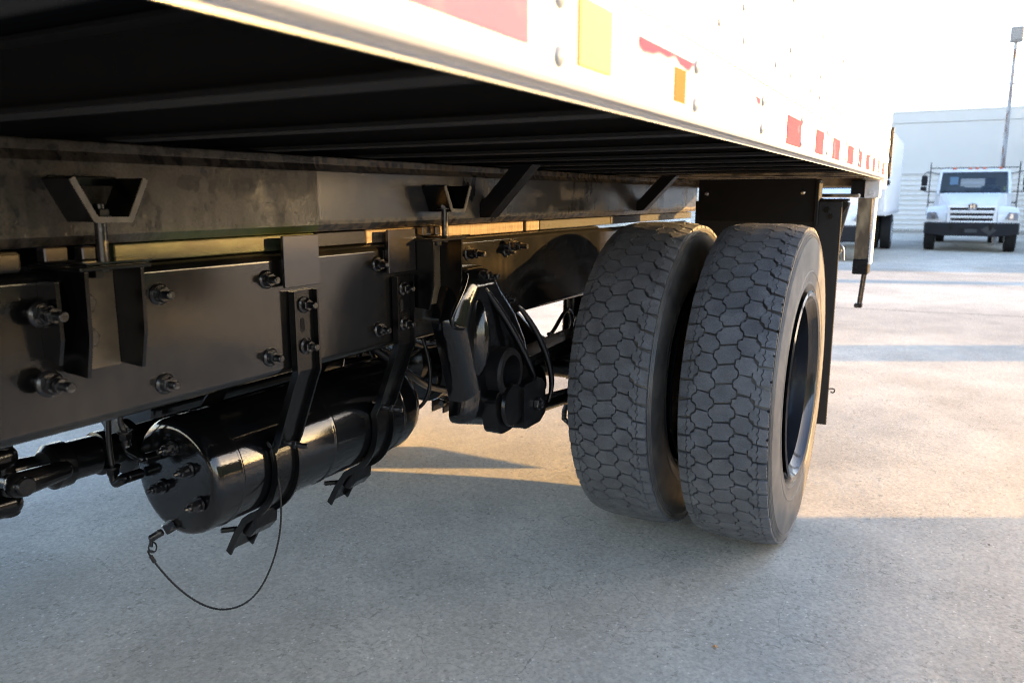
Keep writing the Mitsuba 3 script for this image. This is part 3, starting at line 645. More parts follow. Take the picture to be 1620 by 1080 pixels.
kv = np.array(knob.vertices); kv[:, 2] *= 3.3; kv[:, 1] *= 0.62 + 0.5 * (0.11 - kv[:, 2]) / 0.22
obj(SH + '__boss', trimesh.Trimesh(kv + [RX + 0.062, -0.835, 0.735], knob.faces, process=False), 'mat_tank', smooth=True)
rib1 = smooth_path([(0.505, -0.800, 0.865), (0.520, -0.735, 0.790), (0.540, -0.655, 0.680), (0.548, -0.600, 0.590), (0.545, -0.575, 0.520)], 6)
rib2 = smooth_path([(0.520, -0.64, 0.800), (0.548, -0.575, 0.710), (0.560, -0.520, 0.610), (0.560, -0.500, 0.545), (0.552, -0.508, 0.490)], 6)
rib3 = smooth_path([(0.500, -0.885, 0.915), (0.505, -0.925, 0.85), (0.502, -0.955, 0.79), (0.50, -0.93, 0.775), (0.50, -0.84, 0.785)], 6)
for rb, r in ((rib1, 0.011), (rib2, 0.010), (rib3, 0.006)):
    obj(SH + '__rib', tube(rb, np.sin(np.linspace(0.35, 2.85, len(rb))) ** 0.5 * r, 12), 'mat_tank', smooth=True)
obj(SH + '__eye', cat(lathe([(0.050, 0.40), (0.068, 0.40), (0.070, 0.41), (0.070, 0.545), (0.064, 0.552), (0.050, 0.552)], (0, -0.735, 0.625), (1, 0, 0), 36), lathe([(0, 0.46), (0.050, 0.46), (0.050, 0.552)], (0, -0.735, 0.625), (1, 0, 0), 36)), 'mat_matte_black', smooth=35)
obj(SH + '__clevis', cat(extr(rnd([(-0.70, 0.585), (-0.59, 0.585), (-0.565, 0.56), (-0.565, 0.475), (-0.60, 0.455), (-0.70, 0.455)], 0.012), 0.53, 0.572, 'x'), extr(rnd([(-0.82, 0.58), (-0.70, 0.60), (-0.70, 0.46), (-0.80, 0.46)], 0.03), 0.50, 0.545, 'x'), lathe([(0, 0), (0.058, 0), (0.062, 0.008), (0.058, 0.016), (0.052, 0.018), (0, 0.018)], (0.545, -0.735, 0.535), (1, 0, 0), 28)), 'mat_black', smooth=35)
obj(SH + '__pin', cat(hexnut((0.5725, -0.625, 0.515), (1, 0, 0), 0.020, 0.014, 0.3), cyl((0.586, -0.625, 0.515), (0.592, -0.625, 0.515), 0.011, 14)), 'mat_bolt', smooth=30)
obj(SH + '__stud', cat(cyl((RX, -0.795, 0.897), (RX + 0.115, -0.795, 0.897), 0.0085, 12, 0.001), hexnut((RX + 0.060, -0.795, 0.897), (1, 0, 0), 0.016, 0.018), hexnut((RX + 0.082, -0.795, 0.897), (1, 0, 0), 0.013, 0.010, 0.5)), 'mat_bolt', smooth=30)
obj(SH + '__stud', cat(cyl((RX, -0.83, 0.800), (RX + 0.10, -0.83, 0.800), 0.0075, 12, 0.001), hexnut((RX + 0.062, -0.83, 0.800), (1, 0, 0), 0.012, 0.012)), 'mat_bolt', smooth=30)
# hoses and lines round the axle
for pts, r in (([(0.30, -0.95, 0.78), (0.26, -0.8, 0.70), (0.22, -0.62, 0.66), (0.2, -0.45, 0.68), (0.18, -0.2, 0.75)], 0.011), ([(0.22, -0.98, 0.76), (0.2, -0.82, 0.66), (0.12, -0.6, 0.62), (0.1, -0.3, 0.70)], 0.009),
               ([(0.30, -0.84, 0.78), (0.335, -0.84, 0.70), (0.35, -0.84, 0.60), (0.335, -0.85, 0.54), (0.30, -0.865, 0.515)], 0.0055), ([(0.40, -0.20, 0.64), (0.40, -0.10, 0.685), (0.40, -0.03, 0.70), (0.40, -0.01, 0.68), (0.40, -0.06, 0.62)], 0.007),
               ([(0.25, -1.0, 0.73), (0.28, -0.85, 0.62), (0.2, -0.62, 0.52), (0.15, -0.4, 0.45)], 0.012)):
    obj(BT + '__hose', tube(smooth_path(pts, 7), r, 9), 'mat_hose', smooth=True)
for s in (1,):
    obj(BT + '__brake_chamber', cat(lathe([(0, 0), (0.06, 0), (0.078, 0.015), (0.080, 0.06), (0.086, 0.065), (0.086, 0.08), (0.080, 0.085), (0.075, 0.14), (0.05, 0.165), (0, 0.17)], (0.28, -0.30, 0.44), (0.25, 0.9, 0.25), 30)), 'mat_black', smooth=35)
obj(BT + '__shock_absorber', cat(cyl((0.32, 0.17, 0.50), (0.32, 0.20, 0.95), 0.042, 20, 0.004), cyl((0.32, 0.165, 0.40), (0.32, 0.17, 0.50), 0.02, 14)), 'mat_black', smooth=35)

# --- dual wheels: tyre, rim, tread blocks
RT = 0.513
WZ = RT - 0.004
TW = 0.248
def crown(v):                                    # drop of the tread surface across its width
    return 0.011 * (np.abs(v) / (TW / 2)) ** 4.0
half = TW / 2
tyre_prof = [(0.292, -0.095), (0.300, -0.114), (0.325, -0.126), (0.327, -0.1285), (0.332, -0.1285), (0.334, -0.1275), (0.362, -0.1315), (0.3635, -0.1330), (0.367, -0.1330), (0.3685, -0.1320), (0.40, -0.1335), (0.448, -0.1315), (0.470, -0.1295)]
out = [(0.470, -0.1295), (0.4715, -0.1262), (0.4745, -0.1262), (0.4765, -0.1292), (0.4795, -0.1290), (0.481, -0.1258), (0.484, -0.1258), (0.4855, -0.1283), (0.4885, -0.1278), (0.4895, -0.1252), (0.4935, -0.1240)]
gr = 0.012
top = [(RT - gr - crown(v) , v) for v in np.linspace(-half + 0.002, half - 0.002, 13)]
lft = tyre_prof + out[1:]
rgt = [(r, -t) for r, t in lft[::-1]]
tyre_mesh = lathe(lft + top + rgt, (0, 0, 0), (1, 0, 0), 128)
tyre_ply = mikit.ply(tyre_mesh, 'mat_sidewall', smooth=30)
rim_prof = [(0.300, 0.128), (0.306, 0.134), (0.300, 0.138), (0.288, 0.134), (0.281, 0.118), (0.268, 0.105), (0.262, 0.03), (0.256, -0.02), (0.245, -0.035), (0.20, -0.040), (0.165, -0.035), (0.155, -0.015), (0.148, -0.012), (0.11, -0.012), (0.11, 0.06), (0.085, 0.075), (0.0, 0.078)]
rim_back = [(0.300, -0.128), (0.306, -0.134), (0.300, -0.138), (0.286, -0.132), (0.279, -0.115), (0.266, -0.10), (0.262, 0.0)]
rim_ply = mikit.ply(cat(lathe(rim_prof, (0, 0, 0), (1, 0, 0), 96), lathe(rim_back, (0, 0, 0), (1, 0, 0), 64)), 'mat_rim', smooth=40)
nut_ply = mikit.ply(cat(hexnut((-0.036, 0.1425 * 0 + 0, 0.142), (1, 0, 0), 0.017, 0.03)), 'mat_bolt', smooth=30)
NB = 60
PITCHL = 2 * np.pi * RT / NB
cols = [-0.124, -0.079, -0.030, 0.030, 0.079, 0.124]
def wave(u, amp):                               # trapezoid wave of period PITCHL, +amp near u = 0
    t = ((u / PITCHL + 0.5) % 1.0) - 0.5
    return amp * np.clip(3.4 * (1 - 4 * abs(t)), -1, 1)
def block_poly(c, seed):
    r = np.random.default_rng(seed)
    us = np.linspace(-0.5, 0.5, 17) * PITCHL
    A = {0: 0.0062, 1: 0.0062, 2: 0.0062, 3: 0.0062, 4: 0.0062}[c]
    ph = 0.5 if c in (1, 3) else 0.0
    lo, hi = cols[c], cols[c + 1]
    l = [(u, lo - (wave(u, A) if c > 0 else 0.0)) for u in us]
    h = [(u, hi + (wave(u, A) if c < 4 else 0.0)) for u in us]
    # tilt the cross cuts a little, as on a worn drive tyre
    k = {0: 0.004, 1: -0.003, 2: 0.003, 3: -0.003, 4: -0.004}[c]
    pts = l + h[::-1]
    j1, j2, j3 = r.uniform(-1, 1, 3)
    wide = {0: 0.960, 1: 0.972, 2: 0.962, 3: 0.972, 4: 0.960}[c]
    edge = lambda v: 1 - 0.09 * max(0, abs(v) - 0.108) / 0.016
    pts = [((u * wide * edge(v)) + k * (v - (lo + hi) / 2) / 0.025 + 0.0016 * math.sin(v * 240 + 3 * seed) + 0.0008 * j1, v + 0.0008 * math.sin(u * 420 + j2 * 3) + 0.0005 * j3) for u, v in pts]
    P = sg.Polygon(pts).buffer(0).buffer(-0.0014, join_style='mitre').simplify(0.0004)
    return P
def block_mesh(c, seed):
    P = block_poly(c, seed)
    parts = []
    if c in (0, 4):                              # shoulder block: a kinked sipe cuts it in two
        lo, hi = cols[c], cols[c + 1]; mid = (lo + hi) / 2 + (0.004 if c == 0 else -0.004)
        s = sg.LineString([(-0.04, mid), (-0.012, mid - 0.002), (-0.004, mid + 0.004), (0.006, mid - 0.003), (0.014, mid + 0.002), (0.04, mid)]).buffer(0.0009)
        parts = list(P.difference(s).geoms)
    else:
        parts = [P]
    ms = []
    for Q in parts:
        Qi = Q.buffer(-0.0010, join_style='mitre')
        if Qi.is_empty: Qi = Q
        Q = Q.segmentize(0.02)
        lay = [(Q, RT - gr - 0.002), (Q, RT - 0.0010), (None, RT)]
        m = trimesh.creation.extrude_polygon(Q, 1.0, engine='earcut')
        v = np.array(m.vertices); t = v[:, 2].copy()
        cc = np.array(Q.centroid.coords[0])
        hj = np.random.default_rng(seed * 7 + len(ms)).uniform(-1, 1, 3)
        R = np.where(t > 0.5, RT - 0.0007 + 0.0006 * hj[0] + (v[:, 0] - cc[0]) * 0.022 * hj[1] + (v[:, 1] - cc[1]) * 0.022 * hj[2], RT - gr - 0.002) - crown(v[:, 1])
        sh = np.where(t > 0.5, 0.978, 1.0)
        u, w = cc[0] + (v[:, 0] - cc[0]) * sh, cc[1] + (v[:, 1] - cc[1]) * sh
        a = u / RT
        ms.append(trimesh.Trimesh(np.stack([w, -R * np.cos(a), R * np.sin(a)], 1), m.faces, process=False))
    M = cat(*ms); M.fix_normals()
    return M
blocks = [[block_mesh(c, 10 * c + s) for s in range(5)] for c in range(5)]
block_plys = [[mikit.ply(b, 'mat_tread', smooth=False) for b in bb] for bb in blocks]
def wheel(xc, name_blocks, spin, label=None):
    k = holder(BT + '__wheel')
    flip = 1 if xc in (1.079,) else -1
    if xc < 0: flip = -1 if xc < -1 else 1
    M = T().translate([xc, 0, WZ])
    scene[k + '__tyre'] = {**tyre_ply, 'to_world': M}
    scene[k + '__rim'] = {**rim_ply, 'to_world': M if flip > 0 else M @ T().rotate([0, 0, 1], 180)}
    if label: labels[k] = {'label': label}
    rest = []
    rr = np.random.default_rng(int(spin * 1000) + 5)
    for i in range(NB):
        for c in range(5):
            ang = (i + (0.5 if c in (1, 3) else 0.0)) * 360 / NB + spin
            s = int(rr.integers(5))
            # angle 0 faces the camera side (-y); positive turns upwards
            a = ((ang + 180) % 360) - 180
            if name_blocks and -73 < a < 91:
                copy_at(k + '__tread_block', block_plys[c][s], M @ T().rotate([1, 0, 0], -ang))
            else:
                m = blocks[c][s].copy(); th = math.radians(-ang)
                v = np.array(m.vertices); y, z = v[:, 1].copy(), v[:, 2].copy()
                v[:, 1], v[:, 2] = y * math.cos(th) - z * math.sin(th), y * math.sin(th) + z * math.cos(th)
                rest.append(trimesh.Trimesh(v, m.faces, process=False))
    m = cat(*rest); m.apply_translation([xc, 0, WZ])
    obj(k + '__tread', m, 'mat_tread', smooth=False, kind='stuff')
    if flip > 0:
        for q in range(10):
            copy_at(k + '__lug_nut', nut_ply, M @ T().rotate([1, 0, 0], 36 * q))
    return k
wheel(1.079, True, 2.0, 'outer rear wheel with worn block tread and glossy black rim')
wheel(0.737, True, 4.1, 'inner rear wheel beside the outer one')
wheel(-1.079, False, 1.0); wheel(-0.737, False, 3.0)
# small stones stuck in the outer tread's grooves
for (a, v) in ((38, 0.121), (29, 0.122), (21, 0.120), (13, 0.121), (4, 0.1215), (-5, 0.122)):
    th = math.radians(a); R = RT - 0.003 - crown(v)
    s = trimesh.creation.icosphere(1, 0.0042); s.apply_translation([1.079 + v, -R * math.cos(th), WZ + R * math.sin(th)])
    obj(BT + '__wheel__stone', s, 'mat_groove', smooth=True)

# --- mud flap behind the duals, with its carrier
MY = 0.74
MF = holder(BT + '__mud_flap')
obj(MF + '__carrier', cat(bx(0.640, 1.105, MY - 0.008, MY, 1.005, 1.176, 0.002), bx(1.1055, 1.122, MY - 0.030, MY + 0.05, 0.99, 1.172, 0.003)), 'mat_matte_black', smooth=False)
for x, z in ((0.675, 1.118), (1.058, 1.122)):
    obj(MF + '__bolt', cat(lathe([(0, 0), (0.0085, 0), (0.0085, 0.003), (0, 0.0045)], (x, MY - 0.0082, z), (0, -1, 0), 12)), 'mat_chrome', smooth=30)
obj(MF + '__flap', bx(0.625, 1.205, MY + 0.004, MY + 0.014, 0.186, 1.088, 0.003), 'mat_rubber', smooth=False)
obj(MF + '__bracket', cat(extr([(1.123, 1.10), (1.225, 1.085), (1.225, 1.07), (1.172, 0.985), (1.123, 0.975)], MY + 0.016, MY + 0.024, 'y'), bx(1.123, 1.228, MY - 0.005, MY + 0.05, 1.088, 1.098, 0.002), hexnut((1.15, MY + 0.003, 1.055), (0, -1, 0), 0.012, 0.01), hexnut((1.165, MY + 0.003, 1.03), (0, -1, 0), 0.010, 0.01)), 'mat_black', smooth=30)
obj(MF + '__hook', tube(smooth_path([(1.203, MY + 0.009, 0.335), (1.212, MY + 0.006, 0.340), (1.228, MY + 0.002, 0.336), (1.225, MY, 0.327), (1.214, MY + 0.004, 0.329)], 6), 0.0028, 7), 'mat_bolt', smooth=True)

# --- rear corner: support leg, tow arm and ring
LG = holder(BT + '__support_leg')
obj(LG + '__tube', cat(bx(1.200, 1.262, 1.37, 1.46, 0.775, 1.10, 0.003)), 'mat_dirty_leg', smooth=False, label='dirt covered steel leg under the rear corner')
obj(LG + '__side_plate', extr(sg.Polygon([(1.362, 0.80), (1.478, 0.80), (1.52, 1.16), (1.40, 1.16)]).difference(sg.LineString([(1.45, 0.90), (1.465, 1.05)]).buffer(0.012)).difference(sg.LineString([(1.41, 0.89), (1.418, 0.93)]).buffer(0.010)), 1.2625, 1.272, 'x'), 'mat_white', smooth=False)
obj(LG + '__top_block', cat(bx(1.225, 1.288, 1.36, 1.45, 1.1005, 1.178, 0.003), lathe([(0, 0), (0.012, 0), (0.012, 0.006), (0, 0.006)], (1.2565, 1.3598, 1.125), (0, -1, 0), 16)), 'mat_alu', smooth=30)
obj(LG + '__cross_head', cat(bx(1.165, 1.224, 1.38, 1.47, 1.1005, 1.180, 0.003)), 'mat_matte_black', smooth=False)
obj(LG + '__collar', cat(bx(1.198, 1.266, 1.362, 1.468, 0.752, 0.822, 0.004), lathe([(0, 0), (0.009, 0), (0.009, 0.006), (0, 0.006)], (1.214, 1.3618, 0.785), (0, -1, 0), 12), lathe([(0, 0), (0.009, 0), (0.009, 0.006), (0, 0.006)], (1.25, 1.3618, 0.785), (0, -1, 0), 12)), 'mat_matte_black', smooth=30)
obj(LG + '__rod', cat(cyl((1.243, 1.415, 0.755), (1.232, 1.415, 0.605), 0.0075, 10), cyl((1.252, 1.425, 0.755), (1.241, 1.425, 0.605), 0.006, 10), bx(1.215, 1.250, 1.395, 1.44, 0.592, 0.612, 0.004)), 'mat_bolt', smooth=30)
TA = holder(BT + '__tow_arm')
obj(TA + '__arm', cat(hull([(1.165, 1.00, 1.10), (1.205, 1.00, 1.08), (1.15, 1.00, 0.92), (1.168, 1.00, 0.90), (1.165, 1.03, 1.10), (1.205, 1.03, 1.08), (1.15, 1.03, 0.92), (1.168, 1.03, 0.90)])), 'mat_chrome', smooth=30)
obj(TA + '__cross_bar', bx(1.085, 1.24, 0.98, 1.03, 1.101, 1.118, 0.003), 'mat_chrome', smooth=False)
obj(TA + '__ring', cat(tube([(1.168 + 0.016 * math.cos(t), 0.99, 0.888 + 0.022 * math.sin(t)) for t in np.linspace(0, 2 * np.pi, 21)], 0.005, 8), tube(smooth_path([(1.170, 0.985, 0.905), (1.188, 0.985, 0.900), (1.196, 0.985, 0.870), (1.200, 0.985, 0.840)], 5), 0.0055, 8), tube(smooth_path([(1.158, 0.995, 0.90), (1.150, 0.995, 0.87), (1.150, 0.995, 0.838)], 5), 0.0055, 8)), 'mat_steel', smooth=True)

# ------------------------------------------------------------------ conventional trucks (facing -y in their own frame, bumper at y = 0)
def MT(m, M):
    A = np.array(M.matrix, float)
    m = m.copy(); m.apply_transform(A); return m

def simple_wheel(key, x, y, r, w, M, s):
    prof_t = [(r * 0.58, -w / 2 + 0.01), (r * 0.75, -w / 2), (r * 0.93, -w / 2 + 0.006), (r, -w / 2 + 0.03), (r, w / 2 - 0.03), (r * 0.93, w / 2 - 0.006), (r * 0.75, w / 2), (r * 0.58, w / 2 - 0.01)]
    grooves = []
    for i, t in enumerate(np.linspace(-w / 2 + 0.05, w / 2 - 0.05, 4)):
        grooves += [(r, t - 0.008), (r - 0.012, t - 0.006), (r - 0.012, t + 0.006), (r, t + 0.008)]
    prof_t = prof_t[:4] + grooves + prof_t[4:]
    obj(key + '__tyre', MT(lathe(prof_t, (x, y, r), (1, 0, 0), 40), M), 'mat_rubber', smooth=35)
    q = s
    obj(key + '__rim', MT(cat(lathe([(r * 0.60, q * (w / 2 - 0.008)), (r * 0.56, q * (w / 2 - 0.02)), (r * 0.5, q * (w / 2 - 0.07)), (r * 0.25, q * (w / 2 - 0.06)), (r * 0.2, q * (w / 2 - 0.01)), (0, q * (w / 2))], (x, y, r), (1, 0, 0), 30),
                          lathe([(r * 0.60, -q * (w / 2 - 0.008)), (r * 0.4, -q * (w / 2 - 0.08)), (0, -q * (w / 2 - 0.08))], (x, y, r), (1, 0, 0), 24)), M), 'mat_cab_white', smooth=35)

def conventional(k, M, detail=True, body='flatbed'):
    def o(name, mesh, m, smooth=35, **kw):
        return obj(k + '__' + name, MT(mesh, M), m, smooth=smooth, **kw)
    # hood and fenders
    hood = hull([(x, y, z) for s in (-1, 1) for x, y, z in ((0.60 * s, 0.14, 0.80), (0.60 * s, 0.13, 1.20), (0.55 * s, 0.17, 1.30), (0.50 * s, 0.22, 1.335), (0.80 * s, 1.16, 1.50), (0.72 * s, 1.16, 1.595), (0.82 * s, 1.16, 0.95))])
    o('hood', hood, 'mat_cab_white', 25)
    for s in (-1, 1):
        arch = sg.Polygon([(0.16, 0.80), (0.14, 1.02), (0.20, 1.14), (0.42, 1.25), (0.85, 1.29), (1.25, 1.24), (1.45, 1.05), (1.5, 0.62), (1.36, 0.62)]).difference(sg.Point(0.92, 0.50).buffer(0.545, quad_segs=12))
        if arch.geom_type != 'Polygon': arch = max(arch.geoms, key=lambda g: g.area)
        f = extr(arch, 0.62, 1.13, 'x')
        v = np.array(f.vertices)
        v[:, 1] += 0.16 * np.clip((v[:, 0] - 0.62) / 0.51, 0, 1) ** 2 * (v[:, 1] < 0.5)
        v[:, 2] -= 0.10 * np.clip((v[:, 0] - 0.62) / 0.51, 0, 1) ** 2 * (v[:, 2] > 1.0)
        v[:, 0] *= s
        f = trimesh.Trimesh(v, f.faces if s > 0 else f.faces[:, ::-1], process=False)
        o('fender', f, 'mat_cab_white', 40)
        hl = [(0.80, 0.90), (1.105, 0.87), (1.105, 1.06), (0.88, 1.075)]
        yy = lambda x: 0.135 + 0.16 * max(0, (x - 0.62) / 0.51) ** 2
        pts = [(s * x, yy(x) + d, z) for x, z in hl for d in (-0.012, 0.03)]
        o('headlight', hull(pts), 'mat_lens', 25)
        if detail:
            c = [(s * x, yy(x) - 0.016, z) for x, z in ((0.90, 0.915), (0.99, 0.905), (0.99, 1.03), (0.92, 1.04))]
            o('headlight_reflector', hull(c + [(a, b + 0.006, z) for a, b, z in c]), 'mat_chrome', 25)
    # grille
    o('grille_frame', hull([(s * 0.60, 0.120, 0.80) for s in (-1, 1)] + [(s * 0.60, 0.112, 1.22) for s in (-1, 1)] + [(s * 0.60, 0.16, 0.80) for s in (-1, 1)] + [(s * 0.60, 0.16, 1.22) for s in (-1, 1)]), 'mat_cab_white', 20)
    for z, w in ((1.165, 0.54), (1.020, 0.525), (0.885, 0.51)):
        o('grille_slot', bx(-w, w, 0.100, 0.118, z - 0.034, z + 0.030, 0.006), 'mat_groove', 20)
        o('grille_bar', bx(-w - 0.02, w + 0.02, 0.085, 0.117, z - 0.085, z - 0.037, 0.008), 'mat_cab_white', 20)
    # oval badge: ring with a winged bar letter
    ov = [(0.115 * math.cos(t), 0.075, 1.235 + 0.088 * math.sin(t)) for t in np.linspace(0, 2 * np.pi, 33)]
    eb = k + '__badge'
    obj(eb + '__disc', MT(hull([(x * 0.95, y, 1.235 + (z - 1.235) * 0.95) for x, y, z in ov] + [(x * 0.95, 0.11, 1.235 + (z - 1.235) * 0.95) for x, _, z in ov]), M), 'mat_badge')
    obj(eb + '__ring', MT(tube(ov, 0.010, 8, caps=False), M), 'mat_chrome')
    obj(eb + '__letter', MT(cat(bx(-0.06, 0.06, 0.062, 0.074, 1.228, 1.242, 0.003), hull([(-0.052, 0.062, 1.17), (-0.026, 0.062, 1.17), (-0.026, 0.062, 1.30), (-0.052, 0.062, 1.30), (-0.052, 0.073, 1.17), (-0.026, 0.073, 1.17), (-0.026, 0.073, 1.30), (-0.052, 0.073, 1.30)]), hull([(0.052, 0.062, 1.17), (0.026, 0.062, 1.17), (0.026, 0.062, 1.30), (0.052, 0.062, 1.30), (0.052, 0.073, 1.17), (0.026, 0.073, 1.17), (0.026, 0.073, 1.30), (0.052, 0.073, 1.30)])), M), 'mat_chrome', smooth=20)
    # bumper
    bp = hull([(s * 1.16, 0.18, z) for s in (-1, 1) for z in (0.50, 0.79)] + [(s * 1.12, 0.02, z) for s in (-1, 1) for z in (0.50, 0.78)] + [(s * 0.62, -0.02, z) for s in (-1, 1) for z in (0.44, 0.76)] + [(s * 1.16, 0.40, z) for s in (-1, 1) for z in (0.55, 0.79)] + [(s * 0.62, 0.30, 0.44) for s in (-1, 1)])
    o('bumper', bp, 'mat_bumper', 25)
    for s in (-1, 1):
        o('tow_hook', cat(bx(s * 0.42, s * 0.52, -0.035, -0.018, 0.66, 0.79, 0.008), bx(s * 0.44, s * 0.50, -0.06, -0.030, 0.60, 0.66, 0.01)), 'mat_matte_black', 25)
    o('bumper_plate', cat(bx(-0.28, 0.16, -0.032, -0.0205, 0.52, 0.66, 0.006)), 'mat_matte_black', 20)
    o('number_plate', bx(-0.14, 0.16, -0.040, -0.033, 0.535, 0.63, 0.004), 'mat_seat', 20)
    o('dent_patch', hull([(0.24, -0.0215, 0.62), (0.44, -0.0215, 0.735), (0.62, -0.0215, 0.60), (0.46, -0.0215, 0.47), (0.44, -0.030, 0.60)]), 'mat_scrape', 20, label='scraped grey patch on the bumper')
    # cab
    o('cab_lower', cat(hull([(s * 0.84, 1.165, z) for s in (-1, 1) for z in (0.62, 1.58)] + [(s * 0.96, 1.45, z) for s in (-1, 1) for z in (0.55, 1.60)] + [(s * 0.97, 1.47, z) for s in (-1, 1) for z in (0.55, 1.60)])), 'mat_cab_white', 20)
    for s in (-1, 1):
        d = holder(k + '__door')
        obj(d + '__panel', MT(bx(s * 0.93, s * 0.975, 1.475, 2.50, 0.55, 1.60, 0.012), M), 'mat_cab_white', smooth=20)
        obj(d + '__handle', MT(bx(s * 0.976, s * 0.99, 2.30, 2.44, 1.40, 1.44, 0.005), M), 'mat_bumper', smooth=20)
        obj(d + '__window', MT(extr([(1.52, 1.605), (2.46, 1.605), (2.44, 2.14), (1.80, 2.14)], 0.938, 0.942, 'x') if s > 0 else extr([(1.52, 1.605), (2.46, 1.605), (2.44, 2.14), (1.80, 2.14)], -0.942, -0.938, 'x'), M), 'mat_glass', smooth=False)
        o('pillar', tube([(s * 0.90, 1.19, 1.57), (s * 0.885, 1.50, 1.90), (s * 0.86, 1.74, 2.20)], 0.045, 8), 'mat_cab_white', 40)
        o('pillar', bx(s * 0.86, s * 0.955, 2.47, 2.60, 1.60, 2.18, 0.01), 'mat_cab_white', 20)
    o('roof', hull([(s * 0.86, 1.70, 2.19) for s in (-1, 1)] + [(s * 0.78, 1.78, 2.285) for s in (-1, 1)] + [(s * 0.82, 2.56, 2.295) for s in (-1, 1)] + [(s * 0.955, 2.62, 2.18) for s in (-1, 1)] + [(s * 0.93, 1.9, 2.18) for s in (-1, 1)]), 'mat_cab_white', 30)
    o('back_wall', cat(bx(-0.95, 0.95, 2.56, 2.605, 0.55, 1.76), bx(-0.95, 0.95, 2.56, 2.605, 2.02, 2.2), bx(-0.95, -0.35, 2.56, 2.605, 1.76, 2.02), bx(0.30, 0.95, 2.56, 2.605, 1.76, 2.02)), 'mat_tan', False)
    o('cab_floor', bx(-0.92, 0.92, 1.2, 2.56, 0.62, 0.70), 'mat_seat', False)
    o('dashboard', hull([(s * 0.86, y, z) for s in (-1, 1) for y, z in ((1.20, 1.545), (1.55, 1.53), (1.60, 1.30), (1.25, 1.2))]), 'mat_seat', 25)
    for x in (-0.46, 0.46):
        o('seat', cat(hull([(x + a, y, z) for a in (-0.24, 0.24) for y, z in ((1.85, 0.95), (2.38, 0.92), (1.85, 1.10), (2.38, 1.08))]), hull([(x + a, y, z) for a in (-0.24, 0.24) for y, z in ((2.30, 1.08), (2.44, 1.08), (2.42, 1.80), (2.52, 1.80))]), hull([(x + a, y, z) for a in (-0.13, 0.13) for y, z in ((2.42, 1.83), (2.50, 1.83), (2.43, 2.02), (2.50, 2.02))])), 'mat_seat' if x > 0 else 'mat_tan', 30)
    o('steering_wheel', tube([(0.46 + 0.21 * math.cos(t), 1.72 - 0.09 * math.sin(t), 1.56 + 0.17 * math.sin(t)) for t in np.linspace(0, 2 * np.pi, 29)], 0.016, 7, caps=False), 'mat_bumper', True)
    ws = trimesh.Trimesh([(-0.855, 1.185, 1.60), (0.855, 1.185, 1.60), (0.83, 1.715, 2.175), (-0.83, 1.715, 2.175)], [[0, 1, 2], [0, 2, 3]], process=False)
    o('windshield', ws, 'mat_windshield', False)
    for x0 in (-0.42, 0.25):
        o('wiper', tube([(x0, 1.17, 1.615), (x0 - 0.22, 1.18, 1.635), (x0 - 0.46, 1.19, 1.64)], 0.009, 6), 'mat_bumper', True)
    def on_glass(x0, x1, t0, t1, off):
        g = lambda x, t: (x, 1.185 + 0.53 * t - 0.0 + off * 0.74, 1.60 + 0.575 * t + off * -0.68)
        q = [g(x0, t0), g(x1, t0), g(x1, t1), g(x0, t1)]
        return hull(q + [(a, b + 0.004, c - 0.003) for a, b, c in q])
    if detail:
        o('paper_notice', on_glass(-0.62, -0.40, 0.42, 0.80, 0.012), 'mat_paper', False)
        o('inspection_sticker', on_glass(0.74, 0.79, 0.14, 0.30, 0.012), 'mat_yellow', False)
        for x in (-0.52, -0.12, 0.05, 0.24, 0.64):
            o('marker_light', hull([(x + a, y, z) for a in (-0.05, 0.05) for y, z in ((1.755, 2.262), (1.85, 2.29))] + [(x + a, 1.80, 2.325) for a in (-0.03, 0.03)]), 'mat_marker', 30)
    for s in (-1, 1):
        m_ = holder(k + '__mirror')
        obj(m_ + '__arm', MT(tube(smooth_path([(s * 0.90, 1.50, 2.14), (s * 1.10, 1.40, 2.18), (s * 1.26, 1.36, 2.17), (s * 1.29, 1.36, 2.10)], 5), 0.014, 8), M), 'mat_bumper')
        obj(m_ + '__arm', MT(tube(smooth_path([(s * 0.93, 1.42, 1.60), (s * 1.12, 1.38, 1.63), (s * 1.26, 1.36, 1.66), (s * 1.28, 1.36, 1.72)], 5), 0.014, 8), M), 'mat_bumper')
        obj(m_ + '__main_glass', MT(bx(s * 1.20, s * 1.36, 1.33, 1.42, 1.80, 2.09, 0.02), M), 'mat_bumper', smooth=30)
        obj(m_ + '__lower_glass', MT(bx(s * 1.21, s * 1.37, 1.34, 1.42, 1.66, 1.78, 0.02), M), 'mat_bumper', smooth=30)
        w_ = holder(k + '__wheel')
        simple_wheel(w_, s * 1.0, 0.92, 0.475, 0.29, M, s)
        o('step', bx(s * 0.80, s * 1.0, 1.55, 2.45, 0.42, 0.50, 0.01), 'mat_bumper', 20)
    o('front_axle', cat(cyl((-0.9, 0.92, 0.45), (0.9, 0.92, 0.45), 0.05, 12), bx(-0.42, 0.42, 0.4, 0.55, 0.42, 0.70, 0.02)), 'mat_matte_black')
    o('engine', bx(-0.35, 0.35, 0.45, 1.5, 0.52, 0.79, 0.04), 'mat_matte_black', 25)
    if body:
        o('chassis', cat(bx(-0.43, -0.35, 0.3, 7.2, 0.72, 0.92), bx(0.35, 0.43, 0.3, 7.2, 0.72, 0.92)), 'mat_matte_black', False)
